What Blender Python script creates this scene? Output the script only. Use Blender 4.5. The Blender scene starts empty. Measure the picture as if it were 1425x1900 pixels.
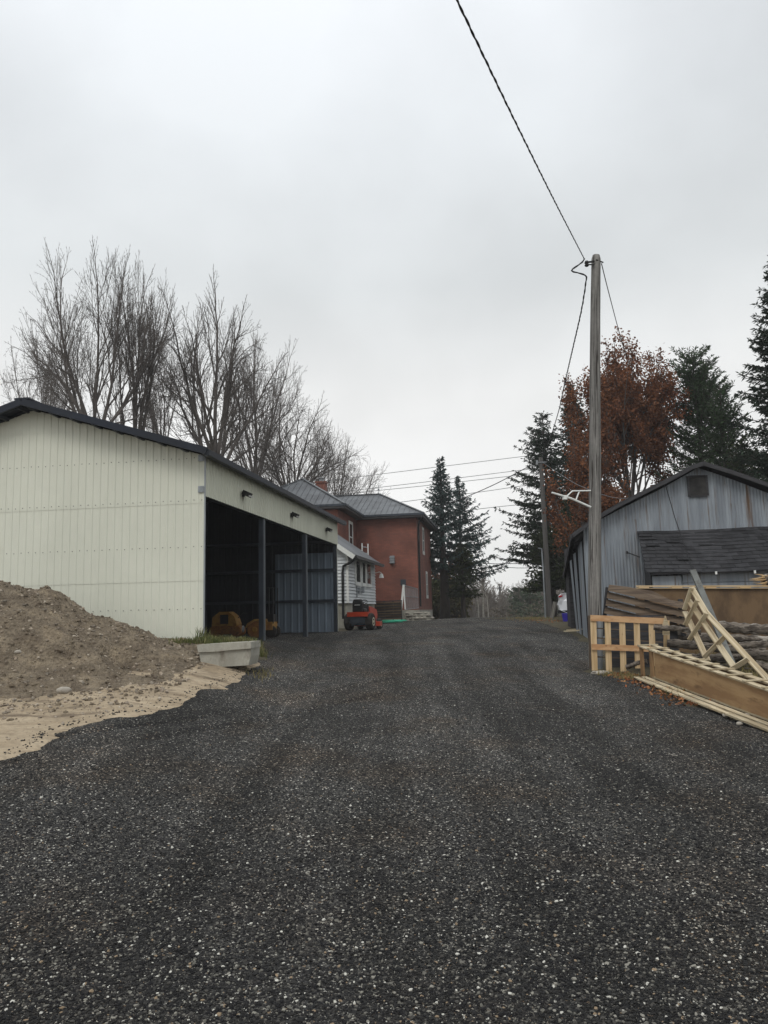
import bpy, math, random
import numpy as np
rnd = random.Random(7)
D = bpy.data
scene = bpy.context.scene
COL = scene.collection
A = np.array
rad = math.radians

# ------------------------------------------------------------------ camera
EYE = A([0., 0., 1.6]); FPX = 1430.; PITCH = rad(7.33); ROLL = rad(-1.3)
_F = A([0, math.cos(PITCH), math.sin(PITCH)])
_R0 = A([1., 0, 0]); _U0 = A([0, -math.sin(PITCH), math.cos(PITCH)])
_R = _R0*math.cos(ROLL) + _U0*math.sin(ROLL); _U = -_R0*math.sin(ROLL) + _U0*math.cos(ROLL)
cd = D.cameras.new('camera'); cam = D.objects.new('camera', cd); COL.objects.link(cam)
cd.sensor_fit = 'HORIZONTAL'; cd.sensor_width = 36; cd.lens = 36*FPX/1425
cd.clip_start = .05; cd.clip_end = 3000
from mathutils import Matrix
cam.matrix_world = Matrix(((_R[0], _U[0], -_F[0], EYE[0]), (_R[1], _U[1], -_F[1], EYE[1]), (_R[2], _U[2], -_F[2], EYE[2]), (0, 0, 0, 1)))
scene.camera = cam
# survey helpers: bearings measured in the photograph give real positions at a known distance
def ray(x, y): return _F*FPX + _R*(x-712.5) + _U*(950-y)
def at(x, y, Y):
    r = ray(x, y); return EYE + r*Y/r[1]
def on(x, y, p0, n):
    r = ray(x, y); n = A(n); return EYE + r*((A(p0)-EYE)@n)/(r@n)

# ------------------------------------------------------------------ world, sun, exposure
w = D.worlds.new('World'); scene.world = w; w.use_nodes = True
nt = w.node_tree; nt.nodes.clear()
def N(t, kind, **kw):
    n = t.nodes.new(kind)
    for k, v in kw.items(): setattr(n, k, v)
    return n
SUN_EL, SUN_AZ = 48, 200     # degrees, compass style from +Y clockwise: behind the camera
sky = N(nt, 'ShaderNodeTexSky', sky_type='NISHITA', sun_disc=False)
sky.sun_elevation = rad(SUN_EL); sky.sun_rotation = rad(SUN_AZ)
b1 = N(nt, 'ShaderNodeBackground'); b1.inputs[1].default_value = .06
nt.links.new(sky.outputs[0], b1.inputs[0])
tc = N(nt, 'ShaderNodeTexCoord')
sep = N(nt, 'ShaderNodeSeparateXYZ'); nt.links.new(tc.outputs['Generated'], sep.inputs[0])
ramp = N(nt, 'ShaderNodeValToRGB'); cr = ramp.color_ramp
stops = [(0, (.92, .925, .91)), (.14, (1.0, .995, .98)), (.27, (.93, .935, .925)), (.40, (.78, .81, .82)), (.54, (.80, .835, .86)), (.66, (.88, .915, .95)), (.78, (1.15, 1.19, 1.22)), (1, (1.5, 1.54, 1.56))]
while len(cr.elements) < len(stops): cr.elements.new(.5)
for e, (p_, c_) in zip(cr.elements, stops): e.position = p_; e.color = (*c_, 1)
nt.links.new(sep.outputs[2], ramp.inputs[0])
mp = N(nt, 'ShaderNodeMapping'); mp.inputs['Scale'].default_value = (1, 1, 1.25); mp.inputs['Location'].default_value = (.35, 1.3, .2)
nt.links.new(tc.outputs['Generated'], mp.inputs[0])
n1 = N(nt, 'ShaderNodeTexNoise'); n1.inputs['Scale'].default_value = 2.1; n1.inputs['Detail'].default_value = 6; n1.inputs['Roughness'].default_value = .47
nt.links.new(mp.outputs[0], n1.inputs['Vector'])
mr = N(nt, 'ShaderNodeMapRange'); mr.inputs[1].default_value = .3; mr.inputs[2].default_value = .7; mr.inputs[3].default_value = .84; mr.inputs[4].default_value = 1.17
nt.links.new(n1.outputs[0], mr.inputs[0])
vm = N(nt, 'ShaderNodeVectorMath', operation='SCALE'); nt.links.new(ramp.outputs[0], vm.inputs[0]); nt.links.new(mr.outputs[0], vm.inputs['Scale'])
b2 = N(nt, 'ShaderNodeBackground'); b2.inputs[1].default_value = 1.0; nt.links.new(vm.outputs[0], b2.inputs[0])
mx = N(nt, 'ShaderNodeMixShader'); mx.inputs[0].default_value = .93
nt.links.new(b1.outputs[0], mx.inputs[1]); nt.links.new(b2.outputs[0], mx.inputs[2])
wo = N(nt, 'ShaderNodeOutputWorld'); nt.links.new(mx.outputs[0], wo.inputs[0])
sl = D.lights.new('sun', 'SUN'); sun = D.objects.new('sun', sl); COL.objects.link(sun)
sl.energy = 1.1; sl.angle = rad(25); sl.color = (1, .97, .92)
from mathutils import Vector
sdir = Vector((math.sin(rad(SUN_AZ))*math.cos(rad(SUN_EL)), math.cos(rad(SUN_AZ))*math.cos(rad(SUN_EL)), math.sin(rad(SUN_EL))))
sun.rotation_euler = sdir.to_track_quat('Z', 'Y').to_euler(); sun.location = (0, -20, 40)
scene.view_settings.view_transform = 'Standard'; scene.view_settings.look = 'None'
scene.view_settings.exposure = 0; scene.view_settings.gamma = 1
scene.render.engine = 'CYCLES'

# ------------------------------------------------------------------ numpy noise
_rs = np.random.RandomState(3)
_T = _rs.rand(256, 256)
def vnoise(x, y):
    x = np.asarray(x, float); y = np.asarray(y, float)
    xi = np.floor(x).astype(int); yi = np.floor(y).astype(int); fx = x-xi; fy = y-yi
    fx = fx*fx*(3-2*fx); fy = fy*fy*(3-2*fy)
    a = _T[xi % 256, yi % 256]; b = _T[(xi+1) % 256, yi % 256]; c = _T[xi % 256, (yi+1) % 256]; d = _T[(xi+1) % 256, (yi+1) % 256]
    return (a*(1-fx)+b*fx)*(1-fy) + (c*(1-fx)+d*fx)*fy - .5
def fbm(x, y, o=4):
    s = 0; a = 1
    for i in range(o): s = s + a*vnoise(x*2**i+17*i, y*2**i+31*i); a *= .5
    return s

# ------------------------------------------------------------------ terrain height
_ys = np.linspace(-60, 900, 9601)
def _prof(pts):
    v = np.interp(_ys, [p[0] for p in pts], [p[1] for p in pts])
    k = np.ones(21)/21
    for _ in range(2): v = np.convolve(np.pad(v, 10, mode='edge'), k, 'valid')
    return v
_far = [(42, 1.12), (50, 1.03), (58, .7), (75, -.4), (100, -2.2), (140, -3.5), (300, -3), (900, 2)]
_L = _prof([(-60, -3), (0, -.05), (4, .08), (6, .26), (8, .42), (10, .62), (12, .88), (13.6, 1.02), (16, 1.04), (26, .95), (30, 1.04), (36, 1.13)]+_far)
_C = _prof([(-60, -3), (0, 0), (3, 0), (6, .15), (10, .36), (14, .60), (18, .80), (22, .90), (28, 1.00), (36, 1.11)]+_far)
_Rr = _prof([(-60, -3), (0, -.02), (4, .02), (9, .22), (13, .42), (14.5, .50), (17, .68), (19.5, .85), (24, .95), (30, 1.04), (36, 1.10)]+_far)
def sstep(t): t = np.clip(t, 0, 1); return t*t*(3-2*t)
def G(x, y):
    x = np.asarray(x, float); y = np.asarray(y, float)
    wl = sstep((-x-1.2)/2.2); wr = sstep((x-.5)/3.5)
    return np.interp(y, _ys, _L)*wl + np.interp(y, _ys, _Rr)*wr + np.interp(y, _ys, _C)*(1-wl-wr)
def ghit(px, py):
    r = ray(px, py); t = np.linspace(.0015, .05, 4000)
    P = EYE[None]+r[None]*t[:, None]; k = np.argmax(P[:, 2] < G(P[:, 0], P[:, 1]))
    return P[k][:2]

# ------------------------------------------------------------------ mesh builder
BASE = {}
class MB:
    def __init__(s): s.v = []; s.f = []; s.l = []; s.c = 0
    def add(s, v, f, lc=None):
        v = np.asarray(v, float).reshape(-1, 3)
        s.v.append(v); s.l.append(v if lc is None else np.asarray(lc, float).reshape(-1, 3))
        if isinstance(f, np.ndarray): s.f.append(f+s.c)
        else: s.f.append([tuple(i+s.c for i in q) for q in f])
        s.c += len(v); return s
    def frame(s, o, X, Y, Z, lo, hi):
        o, X, Y, Z = map(A, (o, X, Y, Z)); V = []; L = []; off = A([rnd.random()*90 for _ in 'abc'])
        for i in (0, 1):
            for j in (0, 1):
                for k in (0, 1):
                    a = ((lo[0], hi[0])[i], (lo[1], hi[1])[j], (lo[2], hi[2])[k])
                    V.append(o+X*a[0]+Y*a[1]+Z*a[2]); L.append(A(a)+off)
        return s.add(V, [(0, 1, 3, 2), (4, 6, 7, 5), (0, 4, 5, 1), (2, 3, 7, 6), (0, 2, 6, 4), (1, 5, 7, 3)], L)
    def box(s, c, size, X=(1, 0, 0), Y=(0, 1, 0), Z=(0, 0, 1)):
        h = A(size)/2; return s.frame(c, X, Y, Z, -h, h)
    def beam(s, p0, p1, wd, th, up=(0, 0, 1)):
        p0, p1 = A(p0, float), A(p1, float); X = p1-p0; L = np.linalg.norm(X); X = X/L
        Y = np.cross(up, X); Y = Y/np.linalg.norm(Y); Z = np.cross(X, Y)
        return s.frame(p0, X, Y, Z, (0, -wd/2, -th/2), (L, wd/2, th/2))
    def tube(s, pts, r, n=8, cap=True):
        pts = A(pts, float); m = len(pts); r = np.broadcast_to(A(r, float), (m,))
        T = np.gradient(pts, axis=0); T /= np.linalg.norm(T, axis=1)[:, None]+1e-9
        up = A([0, 0, 1.]) if abs(T[0][2]) < .9 else A([1., 0, 0])
        a = np.linspace(0, 2*np.pi, n, endpoint=False); V = []; L = []
        u = np.cross(T[0], up); u /= np.linalg.norm(u); dist = 0
        for i in range(m):
            u = u-T[i]*(u@T[i]); u /= np.linalg.norm(u); v = np.cross(T[i], u)
            if i: dist += np.linalg.norm(pts[i]-pts[i-1])
            for q in a:
                V.append(pts[i]+r[i]*(u*math.cos(q)+v*math.sin(q))); L.append((dist, r[0]*math.cos(q), r[0]*math.sin(q)))
        F = [(i*n+j, i*n+(j+1) % n, (i+1)*n+(j+1) % n, (i+1)*n+j) for i in range(m-1) for j in range(n)]
        if cap: F += [tuple(range(n))[::-1], tuple(range((m-1)*n, m*n))]
        return s.add(V, F, L)
    def prism(s, poly, off):
        P = A(poly, float); n = len(P); off = A(off, float)
        return s.add(np.vstack([P, P+off]), [tuple(range(n))[::-1], tuple(range(n, 2*n))]+[(i, (i+1) % n, n+(i+1) % n, n+i) for i in range(n)])
    def quad(s, a, b, c, d): return s.add([a, b, c, d], [(0, 1, 2, 3)])
    def lathe(s, c, ax, prof, n=20):        # prof = [(along, radius)]
        ax = A(ax, float); ax /= np.linalg.norm(ax)
        u = np.cross(ax, (0, 0, 1) if abs(ax[2]) < .9 else (1, 0, 0)); u /= np.linalg.norm(u); v = np.cross(ax, u); V = []
        for t, r in prof:
            for j in range(n):
                q = 2*math.pi*j/n; V.append(A(c)+ax*t+r*(u*math.cos(q)+v*math.sin(q)))
        m = len(prof)
        return s.add(V, [(i*n+j, i*n+(j+1) % n, (i+1)*n+(j+1) % n, (i+1)*n+j) for i in range(m-1) for j in range(n)]+[tuple(range(n))[::-1], tuple(range((m-1)*n, m*n))])
    def segs(s, P0, P1, R0, R1, n=3):
        P0, P1 = np.asarray(P0, float), np.asarray(P1, float); T = P1-P0; T /= np.linalg.norm(T, axis=1)[:, None]+1e-9
        h = np.where(np.abs(T[:, 2:3]) < .9, A([[0, 0, 1.]]), A([[1., 0, 0]]))
        u = np.cross(T, h); u /= np.linalg.norm(u, axis=1)[:, None]; v = np.cross(T, u)
        q = 2*np.pi*np.arange(n)/n
        ring = u[:, None]*np.cos(q)[None, :, None]+v[:, None]*np.sin(q)[None, :, None]
        V = np.concatenate([P0[:, None]+ring*np.asarray(R0)[:, None, None], P1[:, None]+ring*np.asarray(R1)[:, None, None]], 1)
        k = np.arange(len(P0))[:, None, None]*2*n; j = np.arange(n)
        F = np.stack([j, (j+1) % n, n+(j+1) % n, n+j], 1)[None]+k
        return s.add(V.reshape(-1, 3), F.reshape(-1, 4))
    def leaves(s, C, Dr, ln, wd, rs, droop=0.):
        C = np.asarray(C, float); n = len(C); Dr = np.asarray(Dr, float); Dr = Dr/(np.linalg.norm(Dr, axis=1)[:, None]+1e-9)
        rv = rs.normal(size=(n, 3)); sd = np.cross(Dr, rv); sd /= np.linalg.norm(sd, axis=1)[:, None]+1e-9
        ln = np.broadcast_to(ln, (n,))[:, None]; wd = np.broadcast_to(wd, (n,))[:, None]
        dn = A([[0, 0, -1.]])*droop*ln
        V = np.stack([C, C+Dr*ln*.45+sd*wd/2, C+Dr*ln+dn, C+Dr*ln*.45-sd*wd/2], 1)
        return s.add(V.reshape(-1, 3), (np.arange(n)[:, None]*4+np.arange(4)[None]))
    def build(s, name, mat, parent=None, base=None, smooth=False):
        V = np.vstack(s.v); L = np.vstack(s.l)
        b = BASE[parent.name] if parent is not None else (A(base, float) if base is not None else np.zeros(3))
        me = D.meshes.new(name)
        allnp = all(isinstance(f, np.ndarray) for f in s.f) and len({f.shape[1] for f in s.f}) == 1
        me.vertices.add(len(V)); me.vertices.foreach_set('co', (V-b).astype(np.float32).ravel())
        if allnp:
            F = np.vstack(s.f); k = F.shape[1]; lo = F.ravel(); st = np.arange(len(F))*k
        else:
            fl = [tuple(q) for f in s.f for q in f]; ln = A([len(q) for q in fl]); lo = np.concatenate([A(q) for q in fl]); st = np.concatenate([[0], np.cumsum(ln)[:-1]])
        me.loops.add(len(lo)); me.loops.foreach_set('vertex_index', lo.astype(np.int32))
        me.polygons.add(len(st)); me.polygons.foreach_set('loop_start', st.astype(np.int32))
        me.update(calc_edges=True)
        at_ = me.attributes.new('lc', 'FLOAT_VECTOR', 'POINT'); at_.data.foreach_set('vector', L.astype(np.float32).ravel())
        me.polygons.foreach_set('use_smooth', np.full(len(st), bool(smooth)))
        me.materials.append(mat); me.update()
        o = D.objects.new(name, me); COL.objects.link(o)
        BASE[o.name] = b
        if parent is not None: o.parent = parent
        else: o.location = b
        return o
def absorb(o, o2):      # fold a detail mesh with its own material into a part
    import bmesh
    bm = bmesh.new(); bm.from_mesh(o.data); n0 = len(bm.faces); bm.from_mesh(o2.data); bm.faces.ensure_lookup_table()
    for f in bm.faces[n0:]: f.material_index = 1
    bm.to_mesh(o.data); bm.free(); o.data.materials.append(o2.data.materials[0]); D.objects.remove(o2)
def thing(name, label, cat, base, group=None):
    o = D.objects.new(name, None); COL.objects.link(o); o.location = base; o.empty_display_size = .2
    BASE[o.name] = A(base, float); return tag(o, label, cat, group)
def tag(o, label=None, cat=None, group=None, kind=None):
    if label: o['label'] = label
    if cat: o['category'] = cat
    if group: o['group'] = group
    if kind: o['kind'] = kind
    return o

# ------------------------------------------------------------------ materials
def mat(name, c1, c2=None, rough=.8, metal=0, coord='obj', scale=(3, 3, 3), ns=1., det=5, lo=.35, hi=.65, bump=.0, bscale=30, bdist=.01, extra=None, spec=.22, island=0, two=None, fine=0, seep=None):
    m = D.materials.new(name); m.use_nodes = True; t = m.node_tree; B = t.nodes['Principled BSDF']
    B.inputs['Roughness'].default_value = rough; B.inputs['Metallic'].default_value = metal; B.inputs['Specular IOR Level'].default_value = spec
    if coord == 'lc': src = N(t, 'ShaderNodeAttribute', attribute_name='lc').outputs['Vector']
    else: src = N(t, 'ShaderNodeTexCoord').outputs['Object']
    mp = N(t, 'ShaderNodeMapping'); mp.inputs['Scale'].default_value = scale; t.links.new(src, mp.inputs[0])
    nz = N(t, 'ShaderNodeTexNoise'); nz.inputs['Scale'].default_value = ns; nz.inputs['Detail'].default_value = det; nz.inputs['Roughness'].default_value = .6
    t.links.new(mp.outputs[0], nz.inputs['Vector'])
    r = N(t, 'ShaderNodeMapRange'); r.inputs[1].default_value = lo; r.inputs[2].default_value = hi; t.links.new(nz.outputs[0], r.inputs[0])
    mix = N(t, 'ShaderNodeMix', data_type='RGBA'); mix.inputs[6].default_value = (*c1, 1); mix.inputs[7].default_value = (*(c2 or c1), 1)
    t.links.new(r.outputs[0], mix.inputs[0]); col = mix.outputs[2]
    def scale_by(col, fac_out, a, b):
        q = N(t, 'ShaderNodeMapRange'); q.inputs[3].default_value = a; q.inputs[4].default_value = b; t.links.new(fac_out, q.inputs[0])
        s_ = N(t, 'ShaderNodeVectorMath', operation='SCALE'); t.links.new(col, s_.inputs[0]); t.links.new(q.outputs[0], s_.inputs['Scale']); return s_.outputs[0]
    if island:
        g = N(t, 'ShaderNodeNewGeometry'); col = scale_by(col, g.outputs['Random Per Island'], 1-island, 1+island)
    if fine:
        n2 = N(t, 'ShaderNodeTexNoise'); n2.inputs['Scale'].default_value = bscale*.7; n2.inputs['Detail'].default_value = 3; t.links.new(src, n2.inputs['Vector'])
        col = scale_by(col, n2.outputs[0], 1-fine, 1+fine)
    if seep:      # (colour, mapping scale, lo, hi): stains of their own shape, such as rust runs
        m2 = N(t, 'ShaderNodeMapping'); m2.inputs['Scale'].default_value = seep[1]; t.links.new(src, m2.inputs[0])
        n3 = N(t, 'ShaderNodeTexNoise'); n3.inputs['Detail'].default_value = 6; n3.inputs['Scale'].default_value = 1; n3.inputs['Roughness'].default_value = .65; t.links.new(m2.outputs[0], n3.inputs['Vector'])
        q = N(t, 'ShaderNodeMapRange'); q.inputs[1].default_value = seep[2]; q.inputs[2].default_value = seep[3]; t.links.new(n3.outputs[0], q.inputs[0])
        mm = N(t, 'ShaderNodeMix', data_type='RGBA'); t.links.new(q.outputs[0], mm.inputs[0]); t.links.new(col, mm.inputs[6]); mm.inputs[7].default_value = (*seep[0], 1); col = mm.outputs[2]
    t.links.new(col, B.inputs['Base Color'])
    if bump:
        nb = N(t, 'ShaderNodeTexNoise'); nb.inputs['Scale'].default_value = bscale; nb.inputs['Detail'].default_value = 4
        if coord == 'lc': t.links.new(mp.outputs[0], nb.inputs['Vector']); nb.inputs['Scale'].default_value = 1.5
        else: t.links.new(src, nb.inputs['Vector'])
        bp = N(t, 'ShaderNodeBump'); bp.inputs['Strength'].default_value = bump; bp.inputs['Distance'].default_value = bdist
        t.links.new(nb.outputs[0], bp.inputs['Height']); t.links.new(bp.outputs[0], B.inputs['Normal'])
    if two:       # leaf translucency
        tr = N(t, 'ShaderNodeBsdfTranslucent'); t.links.new(col, tr.inputs[0])
        ms = N(t, 'ShaderNodeMixShader'); ms.inputs[0].default_value = two
        t.links.new(B.outputs[0], ms.inputs[1]); t.links.new(tr.outputs[0], ms.inputs[2]); t.links.new(ms.outputs[0], t.nodes['Material Output'].inputs[0])
    return m

M = {}
M['cream'] = mat('cream_steel', (.655, .665, .57), (.60, .61, .52), rough=.45, scale=(.5, .5, .25), ns=1.2, fine=.03, bscale=8, spec=.3, seep=((.46, .45, .34), (3.2, 3.2, .35), .62, .8))
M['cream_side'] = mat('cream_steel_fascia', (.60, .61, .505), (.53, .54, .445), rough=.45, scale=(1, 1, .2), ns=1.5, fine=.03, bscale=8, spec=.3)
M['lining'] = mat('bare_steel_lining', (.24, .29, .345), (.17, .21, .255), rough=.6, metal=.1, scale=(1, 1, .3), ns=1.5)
M['dark_steel'] = mat('dark_steel', (.045, .055, .07), (.03, .036, .045), rough=.55, scale=(2, 2, 2), spec=.3)
M['galv'] = mat('galvanised_steel', (.33, .35, .37), (.22, .24, .25), rough=.5, metal=.5, scale=(6, 6, 2), bump=.1)
M['roof_blue'] = mat('blue_black_roof_steel', (.008, .013, .026), (.006, .009, .015), rough=.5, spec=.3, scale=(1, 1, 1))
M['post'] = mat('dull_grey_post', (.20, .21, .20), (.13, .135, .13), rough=.7, scale=(5, 5, 5), seep=((.09, .085, .075), (6, 6, 6), .55, .7))
M['screw'] = mat('screw', (.10, .10, .09), rough=.5, metal=.4)
M['black'] = mat('black_paint', (.012, .012, .013), (.02, .02, .02), rough=.45)
M['rubber'] = mat('rubber', (.02, .019, .018), (.035, .03, .026), rough=.9, scale=(9, 9, 9), bump=.2)
M['orange'] = mat('orange_red_paint', (.44, .055, .022), (.34, .04, .018), rough=.35, scale=(4, 4, 4))
M['rim'] = mat('cream_rim', (.6, .56, .42), rough=.5)
M['yellow'] = mat('worn_yellow_paint', (.30, .17, .035), (.17, .08, .022), rough=.6, scale=(4, 4, 4), seep=((.12, .05, .02), (7, 7, 7), .55, .72))
M['lining_shade'] = mat('shade_toned_lining', (.010, .012, .017), (.007, .009, .013), rough=.6, scale=(1, 1, .3))  # near-black so the shed's inner shade is carried by the colour
M['shed_soil'] = mat('shade_toned_shed_soil', (.035, .032, .028), (.022, .02, .018), rough=1, scale=(3, 3, 3), bump=.5)  # floor colour darkened to put the shed's inner shade into it
M['rust'] = mat('rusty_orange_steel', (.16, .06, .022), (.22, .11, .03), rough=.75, scale=(8, 8, 8), seep=((.06, .03, .02), (9, 9, 9), .52, .7))
M['glass'] = mat('dark_glass', (.02, .024, .027), (.035, .04, .045), rough=.08, scale=(1, 1, 1), spec=.7)
M['white'] = mat('white_trim', (.72, .73, .71), (.62, .63, .60), rough=.5, scale=(3, 3, 3))
M['siding'] = mat('white_siding', (.64, .665, .68), (.56, .585, .60), rough=.55, scale=(1, 1, 2), seep=((.40, .42, .40), (2, 2, .6), .6, .85))
M['concrete'] = mat('concrete', (.40, .385, .33), (.28, .27, .23), rough=.9, scale=(3, 3, 3), bump=.5, bscale=45, fine=.12, seep=((.17, .15, .12), (4, 4, 2), .56, .74))
M['house_roof'] = mat('grey_metal_roof', (.135, .145, .155), (.085, .09, .098), rough=.45, metal=.2, scale=(1.2, 1.2, 1.2), seep=((.045, .045, .048), (.8, .8, .8), .5, .8))
M['eave'] = mat('grey_soffit', (.10, .10, .10), (.075, .075, .08), rough=.6)
M['asph'] = mat('black_shingle', (.035, .035, .038), (.018, .018, .02), rough=.9, coord='lc', scale=(6, 6, 6), bump=.5, island=.25)
M['barn'] = mat('weathered_blue_tin', (.285, .315, .345), (.185, .205, .23), rough=.55, metal=.15, scale=(3.5, 3.5, .35), ns=1.3, seep=((.115, .075, .05), (9, 9, .45), .55, .70), bump=.15, bscale=12)
M['old_dark'] = mat('old_dark_board', (.035, .034, .036), (.06, .06, .065), rough=.85, coord='lc', scale=(1, 20, 20), bump=.6)
M['hatch'] = mat('dark_hatch', (.05, .048, .046), (.02, .02, .02), rough=.9, scale=(5, 5, 5), bump=.4)  # near-black hatch colour with noise mottling
M['grey_wood'] = mat('weathered_grey_wood', (.235, .225, .20), (.125, .118, .105), rough=.85, coord='lc', scale=(.7, 22, 22), bump=.8, bdist=.01, seep=((.06, .052, .045), (.9, 40, 40), .56, .68), island=.22, lo=.42, hi=.58)
M['pole'] = mat('pole_wood', (.25, .24, .225), (.11, .105, .098), rough=.9, coord='lc', scale=(.8, 38, 38), bump=1, bdist=.02, lo=.42, hi=.6, fine=.2, bscale=20, seep=((.045, .04, .036), (.9, 30, 30), .54, .60))
M['pole_dk'] = mat('dark_pole_wood', (.12, .115, .11), (.07, .066, .062), rough=.9, coord='lc', scale=(.55, 16, 16), bump=.7)
M['pale_wood'] = mat('pale_new_wood', (.60, .45, .27), (.46, .32, .17), rough=.75, coord='lc', scale=(1.3, 18, 18), bump=.35, seep=((.22, .13, .06), (5, 14, 14), .62, .74), island=.22, lo=.42, hi=.58)
M['tan_wood'] = mat('tan_rail_wood', (.42, .235, .115), (.52, .33, .18), rough=.75, coord='lc', scale=(3, 9, 9), bump=.3, seep=((.16, .07, .03), (5, 12, 12), .60, .72), island=.22, lo=.42, hi=.58)
M['old_pale'] = mat('aged_pale_wood', (.50, .43, .30), (.34, .27, .17), rough=.8, coord='lc', scale=(1.3, 20, 20), bump=.5, seep=((.12, .085, .05), (3, 22, 22), .55, .72), island=.22, lo=.42, hi=.58)
M['ply'] = mat('plywood', (.36, .235, .12), (.25, .15, .075), rough=.75, coord='lc', scale=(.9, 2.5, 6), bump=.3, seep=((.13, .075, .04), (2, 4, 7), .55, .74), island=.22, lo=.42, hi=.58)
M['ply_dark'] = mat('dark_plywood', (.155, .10, .055), (.09, .058, .034), rough=.8, coord='lc', scale=(2.5, 1, 1.2), bump=.3, island=.22, lo=.42, hi=.58)
M['brown_board'] = mat('brown_old_board', (.135, .10, .07), (.07, .05, .036), rough=.85, coord='lc', scale=(1, 18, 18), bump=.7, seep=((.22, .19, .15), (1.2, 16, 16), .62, .74), island=.22, lo=.42, hi=.58)
M['log'] = mat('log_bark', (.17, .145, .12), (.055, .045, .037), rough=.95, coord='lc', scale=(5, 16, 16), ns=1.4, lo=.42, hi=.58, bump=1, bdist=.03, seep=((.34, .31, .27), (3, 7, 7), .56, .64))
M['bark'] = mat('bare_tree_bark', (.125, .11, .10), (.08, .07, .064), rough=.95, scale=(3, 3, 1), ns=2)
M['bark_dk'] = mat('conifer_bark', (.06, .05, .043), (.035, .03, .026), rough=.95, scale=(6, 6, 2), bump=.6)
M['birch'] = mat('birch_bark', (.42, .40, .36), (.26, .24, .21), rough=.8, scale=(2, 2, 6), ns=2)
M['wood_far'] = mat('distant_bare_wood', (.17, .15, .13), (.115, .10, .085), rough=1, scale=(.2, .2, .2))  # twigs paled so distant mist is in the colour too
M['spruce_blue'] = mat('blue_spruce_needles', (.030, .052, .048), (.060, .092, .088), rough=.9, scale=(1.4, 1.4, 1.4), island=.4, spec=.08, two=.12)
M['spruce_dark'] = mat('dark_spruce_needles', (.016, .026, .018), (.032, .046, .031), rough=.9, scale=(1.2, 1.2, 1.2), island=.4, spec=.08, two=.1)
M['cedar'] = mat('cedar_foliage', (.022, .034, .018), (.05, .06, .026), rough=.9, scale=(1.5, 1.5, 1.5), island=.4, spec=.08, two=.12)
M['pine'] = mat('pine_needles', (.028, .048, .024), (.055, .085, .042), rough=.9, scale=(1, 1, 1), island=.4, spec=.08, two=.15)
M['pine_far'] = mat('far_pine_needles', (.05, .07, .042), (.075, .095, .062), rough=.9, scale=(.6, .6, .6), island=.3, spec=.08)  # greens lifted so the far haze is in the colour too
M['rustleaf'] = mat('rust_oak_leaves', (.135, .052, .027), (.215, .092, .044), rough=.85, scale=(1.1, 1.1, 1.1), island=.45, two=.3, spec=.08)
M['rustleaf2'] = mat('russet_maple_leaves', (.12, .05, .035), (.17, .085, .04), rough=.85, scale=(1, 1, 1), island=.4, two=.3, spec=.08)
M['scrub'] = mat('olive_scrub_leaves', (.055, .065, .03), (.11, .085, .04), rough=.9, scale=(.5, .5, .5), island=.4, spec=.08, two=.2)
M['grass'] = mat('grass_blade', (.07, .095, .03), (.19, .17, .08), rough=.85, scale=(3, 3, 3), island=.4, two=.25, spec=.08)
M['grass_dry'] = mat('dry_grass_blade', (.17, .15, .06), (.24, .19, .09), rough=.9, scale=(3, 3, 3), island=.4, two=.2, spec=.08)
M['stone'] = mat('field_stone', (.38, .35, .30), (.26, .235, .20), rough=.85, scale=(8, 8, 8), bump=.4, bscale=40)
M['fieldwall'] = mat('stone_wall', (.34, .32, .27), (.2, .185, .155), rough=.9, scale=(3, 3, 3), bump=.7, bscale=12, island=.25)
M['hose'] = mat('green_hose', (.05, .42, .26), rough=.4)
M['blue_tub'] = mat('blue_plastic', (.04, .03, .30), rough=.4)
M['carwhite'] = mat('white_car_paint', (.72, .74, .77), rough=.2, spec=.6)
M['redlens'] = mat('red_lens', (.35, .015, .02), rough=.2)
M['lens'] = mat('lamp_lens', (.55, .55, .52), rough=.3)
M['cable'] = mat('black_cable', (.012, .012, .013), rough=.6)
M['wire'] = mat('grey_wire', (.16, .165, .17), rough=.6)
M['wire_dk'] = mat('dark_wire', (.035, .035, .04), rough=.6)
M['leaf_litter'] = mat('fallen_leaves', (.20, .07, .03), (.26, .14, .06), rough=.9, island=.5, scale=(4, 4, 4))
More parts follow.
